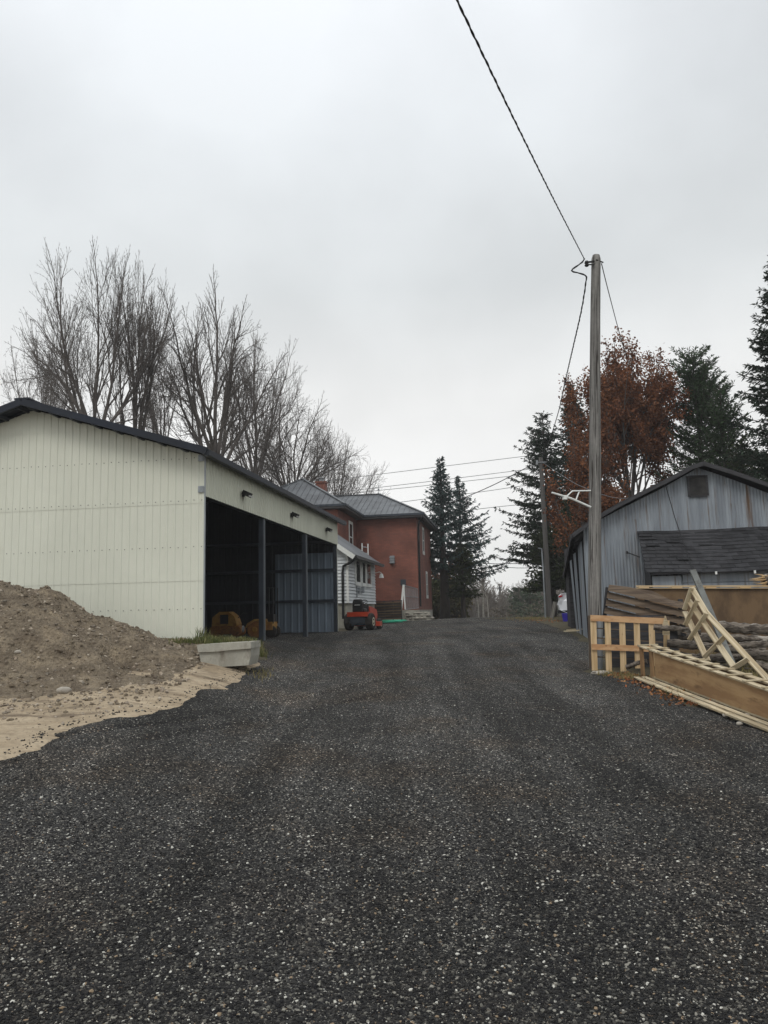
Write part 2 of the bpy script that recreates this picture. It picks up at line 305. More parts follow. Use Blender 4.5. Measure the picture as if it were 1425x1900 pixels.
def brick_mat():
    m = D.materials.new('painted_red_brick'); m.use_nodes = True; t = m.node_tree; B = t.nodes['Principled BSDF']; B.inputs['Roughness'].default_value = .75
    a = N(t, 'ShaderNodeAttribute', attribute_name='lc')
    br = N(t, 'ShaderNodeTexBrick'); br.inputs['Scale'].default_value = 1; br.inputs['Brick Width'].default_value = .22; br.inputs['Row Height'].default_value = .075; br.inputs['Mortar Size'].default_value = .006
    br.inputs['Color1'].default_value = (.215, .072, .045, 1); br.inputs['Color2'].default_value = (.17, .058, .038, 1); br.inputs['Mortar'].default_value = (.12, .055, .045, 1)
    t.links.new(a.outputs['Vector'], br.inputs['Vector'])
    nz = N(t, 'ShaderNodeTexNoise'); nz.inputs['Scale'].default_value = 1.1; nz.inputs['Detail'].default_value = 5; t.links.new(a.outputs['Vector'], nz.inputs['Vector'])
    q = N(t, 'ShaderNodeMapRange'); q.inputs[1].default_value = .3; q.inputs[2].default_value = .7; q.inputs[3].default_value = .72; q.inputs[4].default_value = 1.28; t.links.new(nz.outputs[0], q.inputs[0])
    s_ = N(t, 'ShaderNodeVectorMath', operation='SCALE'); t.links.new(br.outputs[0], s_.inputs[0]); t.links.new(q.outputs[0], s_.inputs['Scale']); t.links.new(s_.outputs[0], B.inputs['Base Color'])
    bp = N(t, 'ShaderNodeBump'); bp.inputs['Strength'].default_value = .5; bp.inputs['Distance'].default_value = .01; bp.invert = True
    t.links.new(br.outputs['Fac'], bp.inputs['Height']); t.links.new(bp.outputs[0], B.inputs['Normal']); return m
M['brick'] = brick_mat()
def gravel_mat():
    m = D.materials.new('dark_crushed_asphalt'); m.use_nodes = True; t = m.node_tree; B = t.nodes['Principled BSDF']
    B.inputs['Roughness'].default_value = .9; B.inputs['Specular IOR Level'].default_value = .12
    tc = N(t, 'ShaderNodeTexCoord'); src = tc.outputs['Object']
    def vor(sc, feat='F1'):
        v = N(t, 'ShaderNodeTexVoronoi'); v.feature = feat; v.inputs['Scale'].default_value = sc; t.links.new(src, v.inputs['Vector']); return v
    v1 = vor(78); v2 = vor(150)
    wn = N(t, 'ShaderNodeSeparateColor'); t.links.new(v1.outputs['Color'], wn.inputs[0])
    wn2 = N(t, 'ShaderNodeSeparateColor'); t.links.new(v2.outputs['Color'], wn2.inputs[0])
    def ramp_(out, stops):
        r = N(t, 'ShaderNodeValToRGB'); r.color_ramp.interpolation = 'CONSTANT'; c = r.color_ramp
        while len(c.elements) < len(stops): c.elements.new(.5)
        for e, (p_, c_) in zip(c.elements, stops): e.position = p_; e.color = (*c_, 1)
        t.links.new(out, r.inputs[0]); return r.outputs[0]
    ca = ramp_(wn.outputs[0], [(0, (.015, .015, .016)), (.3, (.027, .0265, .0255)), (.52, (.040, .039, .036)), (.70, (.021, .020, .020)), (.80, (.075, .071, .064)), (.91, (.18, .17, .15)), (.962, (.46, .445, .40)), (.985, (.15, .11, .075))])
    cb = ramp_(wn2.outputs[0], [(0, (.024, .024, .025)), (.4, (.045, .044, .042)), (.8, (.075, .072, .068)), (.95, (.26, .25, .22))])
    mx = N(t, 'ShaderNodeMix', data_type='RGBA'); t.links.new(wn2.outputs[1], mx.inputs[0])
    q = N(t, 'ShaderNodeMath', operation='GREATER_THAN'); q.inputs[1].default_value = .68; t.links.new(wn2.outputs[1], q.inputs[0]); t.links.new(q.outputs[0], mx.inputs[0])
    t.links.new(ca, mx.inputs[6]); t.links.new(cb, mx.inputs[7])
    nz = N(t, 'ShaderNodeTexNoise'); nz.inputs['Scale'].default_value = .55; nz.inputs['Detail'].default_value = 7; nz.inputs['Roughness'].default_value = .62
    mp = N(t, 'ShaderNodeMapping'); mp.inputs['Scale'].default_value = (1.6, .8, 1); mp.inputs['Rotation'].default_value = (0, 0, -.25); t.links.new(src, mp.inputs[0]); t.links.new(mp.outputs[0], nz.inputs['Vector'])
    cr = N(t, 'ShaderNodeMapRange'); cr.inputs[1].default_value = .32; cr.inputs[2].default_value = .68; cr.inputs[3].default_value = .62; cr.inputs[4].default_value = 1.42; t.links.new(nz.outputs[0], cr.inputs[0])
    mt_ = N(t, 'ShaderNodeMapping'); mt_.inputs['Scale'].default_value = (2.3, .16, 1); mt_.inputs['Rotation'].default_value = (0, 0, .06); t.links.new(src, mt_.inputs[0])
    nt_ = N(t, 'ShaderNodeTexNoise'); nt_.inputs['Scale'].default_value = 1; nt_.inputs['Detail'].default_value = 5; t.links.new(mt_.outputs[0], nt_.inputs['Vector'])
    qt = N(t, 'ShaderNodeMapRange'); qt.inputs[1].default_value = .35; qt.inputs[2].default_value = .65; qt.inputs[3].default_value = .86; qt.inputs[4].default_value = 1.5; t.links.new(nt_.outputs[0], qt.inputs[0])
    cm_ = N(t, 'ShaderNodeMath', operation='MULTIPLY'); t.links.new(cr.outputs[0], cm_.inputs[0]); t.links.new(qt.outputs[0], cm_.inputs[1])
    s_ = N(t, 'ShaderNodeVectorMath', operation='SCALE'); t.links.new(mx.outputs[2], s_.inputs[0]); t.links.new(cm_.outputs[0], s_.inputs['Scale'])
    n4 = N(t, 'ShaderNodeTexNoise'); n4.inputs['Scale'].default_value = .9; n4.inputs['Detail'].default_value = 4; t.links.new(src, n4.inputs['Vector'])
    q4 = N(t, 'ShaderNodeMapRange'); q4.inputs[1].default_value = .5; q4.inputs[2].default_value = .75; t.links.new(n4.outputs[0], q4.inputs[0])
    tint = N(t, 'ShaderNodeMix', data_type='RGBA', blend_type='MULTIPLY'); t.links.new(q4.outputs[0], tint.inputs[0]); t.links.new(s_.outputs[0], tint.inputs[6]); tint.inputs[7].default_value = (1.16, .98, .82, 1)
    t.links.new(tint.outputs[2], B.inputs['Base Color'])
    h = N(t, 'ShaderNodeMath', operation='MULTIPLY_ADD'); h.inputs[1].default_value = .5; t.links.new(v2.outputs['Distance'], h.inputs[0]); t.links.new(v1.outputs['Distance'], h.inputs[2])
    bp = N(t, 'ShaderNodeBump'); bp.inputs['Strength'].default_value = 1; bp.inputs['Distance'].default_value = .014; bp.invert = True
    t.links.new(h.outputs[0], bp.inputs['Height']); t.links.new(bp.outputs[0], B.inputs['Normal']); return m
M['gravel'] = gravel_mat()
def tone_mat():      # loose stones, colour drawn per stone
    m = D.materials.new('loose_stones'); m.use_nodes = True; t = m.node_tree; B = t.nodes['Principled BSDF']; B.inputs['Roughness'].default_value = .85; B.inputs['Specular IOR Level'].default_value = .15
    g = N(t, 'ShaderNodeNewGeometry'); r = N(t, 'ShaderNodeValToRGB'); r.color_ramp.interpolation = 'CONSTANT'; c = r.color_ramp
    st = [(0, (.012, .012, .013)), (.22, (.022, .022, .022)), (.42, (.016, .0155, .015)), (.56, (.034, .033, .031)), (.69, (.025, .024, .023)), (.78, (.060, .057, .052)), (.86, (.12, .115, .10)), (.935, (.23, .22, .19)), (.972, (.50, .49, .44)), (.985, (.24, .18, .12))]
    while len(c.elements) < len(st): c.elements.new(.5)
    for e, (p_, c_) in zip(c.elements, st): e.position = p_; e.color = (*c_, 1)
    t.links.new(g.outputs['Random Per Island'], r.inputs[0])
    nz = N(t, 'ShaderNodeTexNoise'); nz.inputs['Scale'].default_value = 150; tc = N(t, 'ShaderNodeTexCoord'); t.links.new(tc.outputs['Object'], nz.inputs['Vector'])
    q = N(t, 'ShaderNodeMapRange'); q.inputs[3].default_value = .7; q.inputs[4].default_value = 1.3; t.links.new(nz.outputs[0], q.inputs[0])
    s_ = N(t, 'ShaderNodeVectorMath', operation='SCALE'); t.links.new(r.outputs[0], s_.inputs[0]); t.links.new(q.outputs[0], s_.inputs['Scale']); t.links.new(s_.outputs[0], B.inputs['Base Color']); return m
M['loose'] = tone_mat()
M['dirt'] = mat('brown_dirt', (.215, .175, .125), (.125, .098, .07), rough=.95, scale=(2.2, 2.2, 2.2), ns=1.8, det=10, bump=1, bscale=22, bdist=.09, fine=.55, seep=((.30, .24, .165), (2.2, 2.2, 2.2), .52, .7))
M['dirt_stone'] = mat('dirt_pebble', (.33, .29, .235), (.17, .13, .095), rough=.9, scale=(11, 11, 11), island=.5)
M['sand'] = mat('tan_sand', (.40, .325, .23), (.27, .21, .14), rough=.95, scale=(.9, 2.6, 1), ns=1.4, det=10, bump=1, bscale=17, bdist=.05, fine=.3, seep=((.15, .115, .08), (1.4, 3.8, 1), .52, .66))
M['soil'] = mat('field_soil_and_grass', (.055, .05, .03), (.085, .07, .045), rough=1, scale=(.8, .8, .8), det=8, bump=.6, bscale=7, bdist=.05, fine=.3)

# ------------------------------------------------------------------ ground sheets
def grid(name, xs, ys, zf, m, keep=None, smooth=True):
    X, Y = np.meshgrid(xs, ys); Z = zf(X, Y); V = np.stack([X, Y, Z], 2).reshape(-1, 3); nx, ny = len(xs), len(ys)
    i = np.arange(ny-1)[:, None]*nx+np.arange(nx-1)[None]; F = np.stack([i, i+1, i+1+nx, i+nx], 2).reshape(-1, 4)
    if keep is not None:
        k = keep(X, Y).ravel(); F = F[k[F].any(1)]; used = np.unique(F); mp_ = np.zeros(len(V), int); mp_[used] = np.arange(len(used)); V = V[used]; F = mp_[F]
    b = MB(); b.add(V, F); return b.build(name, m, smooth=smooth)
def axis(*parts): return np.unique(np.concatenate([np.arange(a, b, s_) for a, b, s_ in parts]))
gxs = axis((-260, -100, 20), (-100, -30, 5), (-30, -12, 1.5), (-12, 12, .2), (12, 30, 1.5), (30, 100, 5), (100, 261, 20))
gys = axis((-60, -4, 4), (-4, 2, .5), (2, 30, .2), (30, 80, 1), (80, 200, 6), (200, 321, 20))
def gz(X, Y):
    near = np.exp(-np.maximum(np.abs(Y-12)-12, 0)/10)
    far = np.clip((np.abs(X)-60)/300, 0, 1)*np.clip((Y-60)/200, 0, 1)
    return G(X, Y)-.012+.02*fbm(X*1.1, Y*1.1)*near + 14*far*(fbm(X*.004, Y*.004, 3)+.35)

# driveway outline, surveyed
Lb = [ghit(*p) for p in ((0, 1402), (60, 1378), (118, 1350), (200, 1333), (300, 1312), (365, 1283), (420, 1262), (447, 1244), (470, 1228), (492, 1207))]
Rb = [ghit(*p) for p in ((1093, 1246), (1150, 1256), (1205, 1262), (1245, 1290), (1330, 1325), (1420, 1352))]
poly = [(-30, -8), (-30, 2.0), (-7, 3.5)] + [tuple(p) for p in Lb] + [(-3.0, 14.2), (-9.5, 15.2), (-7.8, 26.2), (-1.3, 25.6), (-1.15, 29), (-.3, 35), (2.2, 38), (3.2, 44), (3.2, 50), (2.6, 70), (3, 120), (9.5, 120), (8.2, 70), (6.9, 50), (6.9, 40), (6.3, 34), (5.6, 26.5), (4.75, 20), (4.6, 19.2), (4.5, 16)] + [tuple(p) for p in Rb] + [(5.2, 7), (30, 2), (30, -8)]
poly = A(poly)
def sdist(X, Y):
    d = np.full(X.shape, 1e9); ins = np.zeros(X.shape, bool); n = len(poly)
    for i in range(n):
        a, b = poly[i], poly[(i+1) % n]; e = b-a; wx, wy = X-a[0], Y-a[1]
        t = np.clip((wx*e[0]+wy*e[1])/(e@e), 0, 1); d = np.minimum(d, np.hypot(wx-e[0]*t, wy-e[1]*t))
        c = ((a[1] > Y) != (b[1] > Y)) & (X < (b[0]-a[0])*(Y-a[1])/(b[1]-a[1]+1e-12)+a[0]); ins ^= c
    return np.where(ins, d, -d)
RUTS = [A([ghit(*q) for q in r]) for r in (((100, 1368), (330, 1342), (520, 1305), (720, 1262)), ((260, 1375), (480, 1340), (700, 1290)), ((860, 1180), (980, 1205), (1080, 1215)), ((640, 1185), (800, 1172), (960, 1168)), ((870, 1345), (815, 1300), (800, 1255)))]
def ruts(X, Y):
    z = np.zeros(X.shape)
    for r in RUTS:
        for a, b in zip(r[:-1], r[1:]):
            e = b-a; t = np.clip(((X-a[0])*e[0]+(Y-a[1])*e[1])/(e@e), 0, 1); d = np.hypot(X-a[0]-e[0]*t, Y-a[1]-e[1]*t)+.05*vnoise(X*5, Y*5)
            z = np.minimum(z, -.045*np.exp(-(d/.06)**2))
            z = z + .012*np.exp(-((d-.16)/.06)**2)
    return z
gz0 = gz
def gz(X, Y):
    sd = sdist(X, Y); return gz0(X, Y)-.09*sstep((sd-.1)/.5)
tag(grid('ground', gxs, gys, gz, M['soil']), kind='structure')
def dz(X, Y):
    sd = sdist(X, Y) + .22*fbm(X*1.6, Y*1.6) + .08*vnoise(X*9, Y*9)
    return G(X, Y) + np.clip(.10*sd-.01, -.07, .02) + .014*fbm(X*.9+5, Y*.9) + .010*fbm(X*5, Y*5, 3) + ruts(X, Y)
dxs = axis((-30, -9.6, .8), (-9.6, 7.6, .07), (7.6, 31, .8)); dys = axis((-8, 2.2, .4), (2.2, 22, .06), (22, 50, .25), (50, 121, 2))
tag(grid('driveway', dxs, dys, dz, M['gravel'], keep=lambda X, Y: sdist(X, Y) > -.35), kind='structure')

# sand apron between the dirt pile and the driveway
spoly_c = (-4.6, 8.6)
def sz(X, Y):
    e = ((X+5.2)/3.6)**2+((Y-8.3-.25*(X+5.2))/3.4)**2
    lump = .014*fbm(X*2.2, Y*5.5, 4)+.012*np.maximum(0, vnoise(X*3.1+9, Y*6))*np.exp(-((Y-7.2)/1.2)**2)
    sd = sdist(X, Y) + .22*fbm(X*1.6, Y*1.6) + .08*vnoise(X*9, Y*9)
    return G(X, Y)+.012+lump-.16*sstep((sd-.05)/.6)
tag(grid('sand_apron', np.arange(-11, -1, .05), np.arange(3.6, 13.6, .05), sz, M['sand']), kind='structure')

# dirt pile
def pile(X, Y):
    rh = np.interp(X, [-11, -9, -7.5, -6.3, -5.97, -5.47, -4.7, -4.1, -3.54, -3.04, -2.7], [0, .9, 1.28, 1.34, 1.30, 1.17, .74, .48, .26, .10, -.12])
    front = sstep((Y-(9.1+.25*np.clip(X+6, 0, 3)+.25*vnoise(X*1.3, 3)))/2.4)
    back = 1-.45*sstep((Y-12.2)/2.2)
    h = rh*front**.9*back
    scoop = .22*np.exp(-(((X+3.75)/.42)**2+((Y-11.3)/.38)**2))
    n = .20*fbm(X*1.7, Y*1.7, 5)*np.clip(h*3, 0, 1) + .055*fbm(X*7, Y*7, 3)*np.clip(h*5+.2, 0, 1)
    return G(X, Y)-.03+h+n-scoop
dp = grid('dirt_pile', np.arange(-11, -2.6, .05), np.arange(8.9, 14.17, .05), lambda X, Y: np.where(X > -3.4, pile(X, Y), pile(X, Y)), M['dirt'])
tag(dp, 'large mound of brown stony dirt heaped against the cream shed wall', 'dirt pile')

# stones helper
_ico = None
def ico():
    global _ico
    if _ico is None:
        p = (1+5**.5)/2; v = A([(-1, p, 0), (1, p, 0), (-1, -p, 0), (1, -p, 0), (0, -1, p), (0, 1, p), (0, -1, -p), (0, 1, -p), (p, 0, -1), (p, 0, 1), (-p, 0, -1), (-p, 0, 1)], float); v /= np.linalg.norm(v[0])
        f = A([(0, 11, 5), (0, 5, 1), (0, 1, 7), (0, 7, 10), (0, 10, 11), (1, 5, 9), (5, 11, 4), (11, 10, 2), (10, 7, 6), (7, 1, 8), (3, 9, 4), (3, 4, 2), (3, 2, 6), (3, 6, 8), (3, 8, 9), (4, 9, 5), (2, 4, 11), (6, 2, 10), (8, 6, 7), (9, 8, 1)])
        _ico = (v, f)
    return _ico
def stones(X, Y, Z, S, rs, flat=.6):
    v, f = ico(); n = len(X); b = MB()
    V = v[None]*(1+.28*rs.uniform(-1, 1, (n, 12, 1)))*rs.uniform(.65, 1.25, (n, 1, 3))*A([1, 1, flat])
    a = rs.uniform(0, 6.28, n); tl = rs.normal(0, .35, n); c, s_ = np.cos(tl)[:, None], np.sin(tl)[:, None]
    y, z = V[..., 1]*c-V[..., 2]*s_, V[..., 1]*s_+V[..., 2]*c; x = V[..., 0]; c, s_ = np.cos(a)[:, None], np.sin(a)[:, None]
    V = np.stack([x*c-y*s_, x*s_+y*c, z], 2)*np.asarray(S)[:, None, None]+np.stack([X, Y, Z], 1)[:, None]
    b.add(V.reshape(-1, 3), (f[None]+np.arange(n)[:, None, None]*12).reshape(-1, 3)); return b
rs = np.random.RandomState(11)
def scatter(n, y0, y1, pw, s0, s1, sp=1.15):
    y = y0+(y1-y0)*rs.rand(n)**pw if pw < 9 else y0+rs.exponential(2.6, n)*(.4+.6*rs.rand(n)); hw = y*.53*sp+.3; x = rs.uniform(-1, 1, n)*hw
    k = sdist(x, y) > .05; x, y = x[k], y[k]; s_ = s0+(s1-s0)*rs.rand(len(x))**3
    return x, y, dz(x, y)+s_*.15, s_
P_ = [scatter(135000, 2.7, 6.2, 9, .004, .0110), scatter(14000, 5, 14, 1.0, .006, .011), scatter(350, 3, 12, 1.0, .010, .016)]
X, Y, Z, S = [np.concatenate([p[i] for p in P_]) for i in range(4)]
tag(stones(X, Y, Z, S, rs).build('gravel', M['loose']), kind='stuff')
# pebbles in the dirt and sand
n = 9000; x = rs.uniform(-8.5, -2.8, n); y = rs.uniform(6.4, 13.6, n); k = (sdist(x, y) < -.1) & ((y > 9) | (rs.rand(n) < .3)); x, y = x[k], y[k]; s_ = .006+.03*rs.rand(len(x))**6
z = np.where(y > 9.3, np.maximum(pile(x, y), sz(x, y)), sz(x, y))
tag(stones(x, y, z+s_*.2, s_, rs, .75).build('pebbles', M['dirt_stone']), kind='stuff')
n = 60000; x = rs.uniform(-9, -1.2, n); y = rs.uniform(3.2, 13.0, n); sd_ = sdist(x, y)+.22*fbm(x*1.6, y*1.6); k = (sd_ < .12) & (rs.rand(n) < np.exp(-np.abs(sd_)/.06)*.8) & (y < 12.6); x, y = x[k], y[k]
tag(stones(x, y, np.maximum(sz(x, y), dz(x, y))+.004, .005+.010*rs.rand(len(x))**2, rs).build('scattered_gravel', M['loose']), kind='stuff')
n = 3000; x = rs.uniform(-8.5, -2.8, n); y = rs.uniform(8.2, 13.9, n); k = (sdist(x, y) < -.3) & ((y > 9.3) | (rs.rand(n) < .15)); x, y = x[k], y[k]; s_ = .008+.032*rs.rand(len(x))**3
tag(stones(x, y, np.maximum(pile(x, y), sz(x, y))+s_*.1, s_, rs, .8).build('clods', M['dirt']), kind='stuff')
def boulder(name, px, py, Y, size, label, m=M['stone'], sh=(1, .8, .6), g=None):
    p = at(px, py, Y); v, f = ico()
    import itertools
    import bmesh
    bm = bmesh.new(); bmesh.ops.create_icosphere(bm, subdivisions=3, radius=1)
    sd = rnd.random()*50
    for q in bm.verts:
        c = A(q.co); r = 1+.22*float(vnoise(c[0]*1.3+sd, c[1]*1.3+c[2]*1.7)) + .08*float(vnoise(c[0]*4+sd, c[1]*4+c[2]*3))
        q.co = Vector(c*r*A(sh)*size)
    me = D.meshes.new(name); bm.to_mesh(me); bm.free(); me.polygons.foreach_set('use_smooth', np.ones(len(me.polygons), bool)); me.materials.append(m)
    o = D.objects.new(name, me); COL.objects.link(o); o.location = p; o.rotation_euler = (0, 0, rnd.random()*.6-.3); return tag(o, label, 'stone', g)

# ------------------------------------------------------------------ axes shared by the buildings
TH = rad(9.0); S_ = A([math.sin(TH), math.cos(TH), 0]); E_ = A([S_[1], -S_[0], 0]); UP = A([0, 0, 1.])
def ribbed(b, o, u, v, n, u0, u1, v0, v1, pitch=.152, dep=.014, sine=False, off=0):
    """corrugated sheet: ribs run along v, spaced along u"""
    o, u, v, n = map(A, (o, u, v, n))
    if sine: br = [(k/6, .5-.5*math.cos(k/6*2*math.pi)) for k in range(6)]
    else: br = [(0, 0), (.62, 0), (.72, 1), (.90, 1)]
    us = []; k = math.floor(u0/pitch)-1
    while k*pitch < u1:
        for fr, h in br:
            q = (k+fr)*pitch
            if u0 < q < u1: us.append((q, h))
        k += 1
    us = [(u0, 0)]+us+[(u1, 0)]
    P = [o+u*q+n*(h*dep+off) for q, h in us]
    V = []
    for (q, h), p in zip(us, P): V += [p+v*v0(q), p+v*v1(q)]
    F = [(2*i, 2*i+2, 2*i+3, 2*i+1) for i in range(len(us)-1)]
    return b.add(V, F)
def const(c): return lambda q: c

# ------------------------------------------------------------------ the cream shed
P0 = A([-3.34, 14.2, 0]); ZB = 1.0; ZE = 4.60; ZA = 5.70; HW = 3.52; LEN = 11.28; Gd = -E_
def shp(w_, s_, z): return P0+Gd*w_+S_*s_+UP*z
shed = thing('machine_shed', 'open-fronted machine shed in cream ribbed steel with dark roof', 'shed', tuple(shp(HW, LEN/2, ZB)))
slope = (ZA-ZE)/HW
zt = lambda w_: ZE+slope*(w_ if w_ < HW else 2*HW-w_)-.03
gw = MB()
laps = [ZB-.15, 2.26, 3.70, 5.22, 99]
for i in range(4):
    lo, hi = laps[i], laps[i+1]
    def seg(b, a0, a1):
        ribbed(b, P0, Gd, UP, -S_, a0, a1, const(lo-(.03 if i else 0)), lambda q: min(hi, zt(q)), off=.006*i, dep=.012)
    if i == 3:
        f = (5.22-ZE+.03)/slope; seg(gw, f, 2*HW-f)
    else: seg(gw, 0, 2*HW)
gable = gw.build('gable_wall', M['cream'], shed)
sc = MB()
for zz in (1.72, 2.86, 3.73, 4.53):
    k = 0
    while (k*.152+.05) < 2*HW:
        c = shp(k*.152+.045, 0, zz+.006*math.sin(k*1.7))-S_*(.003+.006*(1 if zz < 2 else 1 if zz < 3 else 2))
        sc.lathe(c, -S_, [(0, .009), (.004, .009), (.008, .005)], 6); k += 1
absorb(gable, sc.build('screws', M['screw'], gable))
# inner faces and back wall
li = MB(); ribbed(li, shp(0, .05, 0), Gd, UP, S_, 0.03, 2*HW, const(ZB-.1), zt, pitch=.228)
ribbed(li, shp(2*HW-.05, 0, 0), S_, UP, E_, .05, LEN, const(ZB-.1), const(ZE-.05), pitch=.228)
ribbed(li, shp(0, LEN-.03, 0), Gd, UP, -S_, 2.1, 2*HW, const(ZB-.05), zt, pitch=.228, dep=.02); ribbed(li, shp(0, LEN-.03, 0), Gd, UP, -S_, .03, 2.1, const(3.55), zt, pitch=.228, dep=.02)  # deep and upper end wall get the lining coloured as shade
li.build('shade_lining', M['lining_shade'], shed); li = MB()
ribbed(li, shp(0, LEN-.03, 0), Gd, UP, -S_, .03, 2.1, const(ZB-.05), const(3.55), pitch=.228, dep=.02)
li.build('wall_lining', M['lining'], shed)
bw = MB(); ribbed(bw, shp(2*HW, 0, 0), S_, UP, -E_, 0, LEN, const(ZB-.1), const(ZE)); ribbed(bw, shp(0, LEN+.03, 0), Gd, UP, S_, 0, 2*HW, const(ZB-.1), zt)
bw.build('rear_cladding', M['cream'], shed)
gi = MB()
for zz in (1.98, 2.98, 3.9): gi.beam(shp(.08, LEN-.10, zz), shp(2*HW-.1, LEN-.10, zz), .09, .09); gi.beam(shp(2*HW-.12, .1, zz), shp(2*HW-.12, LEN-.1, zz), .09, .09)
gi.build('girt', M['dark_steel'], shed)
# fascia over the opening
fa = MB(); ribbed(fa, shp(0, 0, 0), S_, UP, E_, 0, LEN+.02, const(3.80), const(ZE-.02), pitch=.152, dep=.016, off=.02)
fa.build('fascia', M['cream_side'], shed)
lt = MB(); lt.beam(shp(.06, .05, 3.86), shp(.06, LEN, 3.86), .10, .14); lt.build('lintel', M['dark_steel'], shed)
for s_ in (.065, 3.60, 7.40, LEN-.02):
    p = MB(); wd = .13 if 1 < s_ < 10 else .10
    p.frame(shp(.07, s_, 0), E_, S_, UP, (-.05, -wd/2, ZB-.15), (.055, wd/2, 3.80)); o = p.build('post', M['dark_steel'], shed)
    if 1 < s_ < 10:
        q = MB(); q.frame(shp(.07, s_, 0), E_, S_, UP, (.0555, wd/2-.03, ZB-.1), (.063, wd/2, 3.80)); q.build('edge_strip', M['galv'], o)
cs = MB(); cs.frame(shp(0, 0, 0), E_, S_, UP, (.002, -.022, ZB-.1), (.028, -.004, ZE-.05)); cs.build('corner_trim', M['galv'], shed)
for zz in (4.52, 3.93):
    b = MB(); c = shp(.06, -.03, zz); b.frame(c, E_, S_, UP, (-.05, -.012, -.06), (.06, .0, .06))
    for i in (-.03, .03):
        for j in (-.035, .035): b.lathe(c+E_*i+UP*j-S_*.012, -S_, [(0, .009), (.008, .008)], 6)
    b.build('bracket', M['galv'], shed)
# roof: two ribbed sheets with purlin ends and dark trim
OV = .42; EV = .22
rf = MB()
for sg in (-1, 1):
    d = A(Gd*(-sg)*HW+UP*(ZA-ZE)*1.0); d /= np.linalg.norm(d)          # up the slope
    dd = -d; Lr = math.hypot(HW, ZA-ZE)+EV
    nrm = np.cross(S_, d)*(1 if sg < 0 else -1); nrm = nrm if nrm[2] > 0 else -nrm
    o = shp(HW, 0, ZA+.03)
    dn = (Gd*(1 if sg > 0 else -1)*HW-UP*(ZA-ZE)); dn /= np.linalg.norm(dn)
    ribbed(rf, o+nrm*.03, S_, dn, nrm, -OV, LEN+.35, const(0), const(Lr), pitch=.228, dep=.02)
    ribbed(rf, o, S_, dn, nrm, -OV, LEN+.35, const(0), const(Lr), pitch=.228, dep=.02)
roof = rf.build('roof', M['roof_blue'], shed)
tr = MB(); pu = MB()
for sg in (-1, 1):
    dn = (Gd*sg*HW-UP*(ZA-ZE)); dn /= np.linalg.norm(dn); Lr = math.hypot(HW, ZA-ZE)+EV
    a = shp(HW, -OV, ZA+.03); tr.beam(a, a+dn*Lr, .05, .13); a2 = shp(HW, LEN+.35, ZA+.03); tr.beam(a2, a2+dn*Lr, .05, .13)
    e0 = shp(HW, -OV, ZA+.0)+dn*Lr; tr.beam(e0, e0+S_*(LEN+.35+OV), .10, .11)
    for k in range(9):
        q = shp(HW, -OV+.05, ZA-.02)+dn*(.12+k*.46); pu.beam(q, q+S_*(LEN+.3+OV), .05, .07)
tr.beam(shp(HW, -OV-.02, ZA+.09), shp(HW, LEN+.37, ZA+.09), .30, .03)
tr.build('roof_trim', M['roof_blue'], roof); pu.build('purlin', M['dark_steel'], roof)
for s_ in (2.0, 5.75, 9.6):
    c = shp(0, s_, 4.13)+E_*.05; b = MB(); b.frame(c, E_, S_, UP, (-.03, -.05, -.05), (.02, .05, .05)); d = (E_*.8-UP*.35)
    b.beam(c+E_*.02+UP*.03, c+E_*.15-UP*.03, .24, .10); lo = b.build('floodlight', M['black'], shed)
    q = MB(); q.beam(c+E_*.14-UP*.05, c+E_*.205-UP*.068, .12, .03); q.build('lamp_lens', M['lens'], lo)
# floor of the shed
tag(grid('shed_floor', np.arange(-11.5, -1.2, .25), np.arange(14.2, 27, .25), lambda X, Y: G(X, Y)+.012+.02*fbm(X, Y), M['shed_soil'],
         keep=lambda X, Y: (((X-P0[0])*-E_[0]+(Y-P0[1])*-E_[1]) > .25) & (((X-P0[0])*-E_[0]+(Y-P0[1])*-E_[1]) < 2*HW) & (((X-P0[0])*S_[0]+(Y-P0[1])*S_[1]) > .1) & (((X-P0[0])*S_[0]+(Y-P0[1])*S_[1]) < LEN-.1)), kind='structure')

# machines inside
def roller_big():
    c = shp(1.98, 6.6, ZB+.02); t = thing('compactor', 'boxy worn yellow compactor parked deepest inside the dark shed', 'machine', tuple(c))
    X, Y = E_, S_
    b = MB(); b.prism([c+X*a+UP*z-Y*.38 for a, z in ((-.75, .35), (.45, .30), (.55, .60), (.42, .98), (.12, 1.22), (-.35, 1.22), (-.72, .95))], Y*.76); body = b.build('body', M['yellow'], t)
    q = MB(); q.frame(c-Y*.385, X, Y, UP, (-.30, -.012, .62), (.12, .0, 1.08)); q.build('engine_grille', M['black'], body)
    q = MB(); q.prism([c+X*a+UP*z-Y*.40 for a, z in ((-.55, .52), (.5, .52), (.30, .12), (-.35, .12))], Y*.8); q.build('skirt', M['rust'], t)
    q = MB()
    for a in (-.62, .50): q = MB(); q.lathe(c+X*a+UP*.26-Y*.42, Y, [(0, .20), (.03, .27), (.81, .27), (.84, .20)], 22); q.build('drum', M['rust'], t)
    q = MB(); q.tube([c+X*.48+UP*.9, c+X*.75+UP*1.15, c+X*.95+UP*1.12], .02, 8); q.build('handle', M['black'], t); t.scale = (.54,)*3
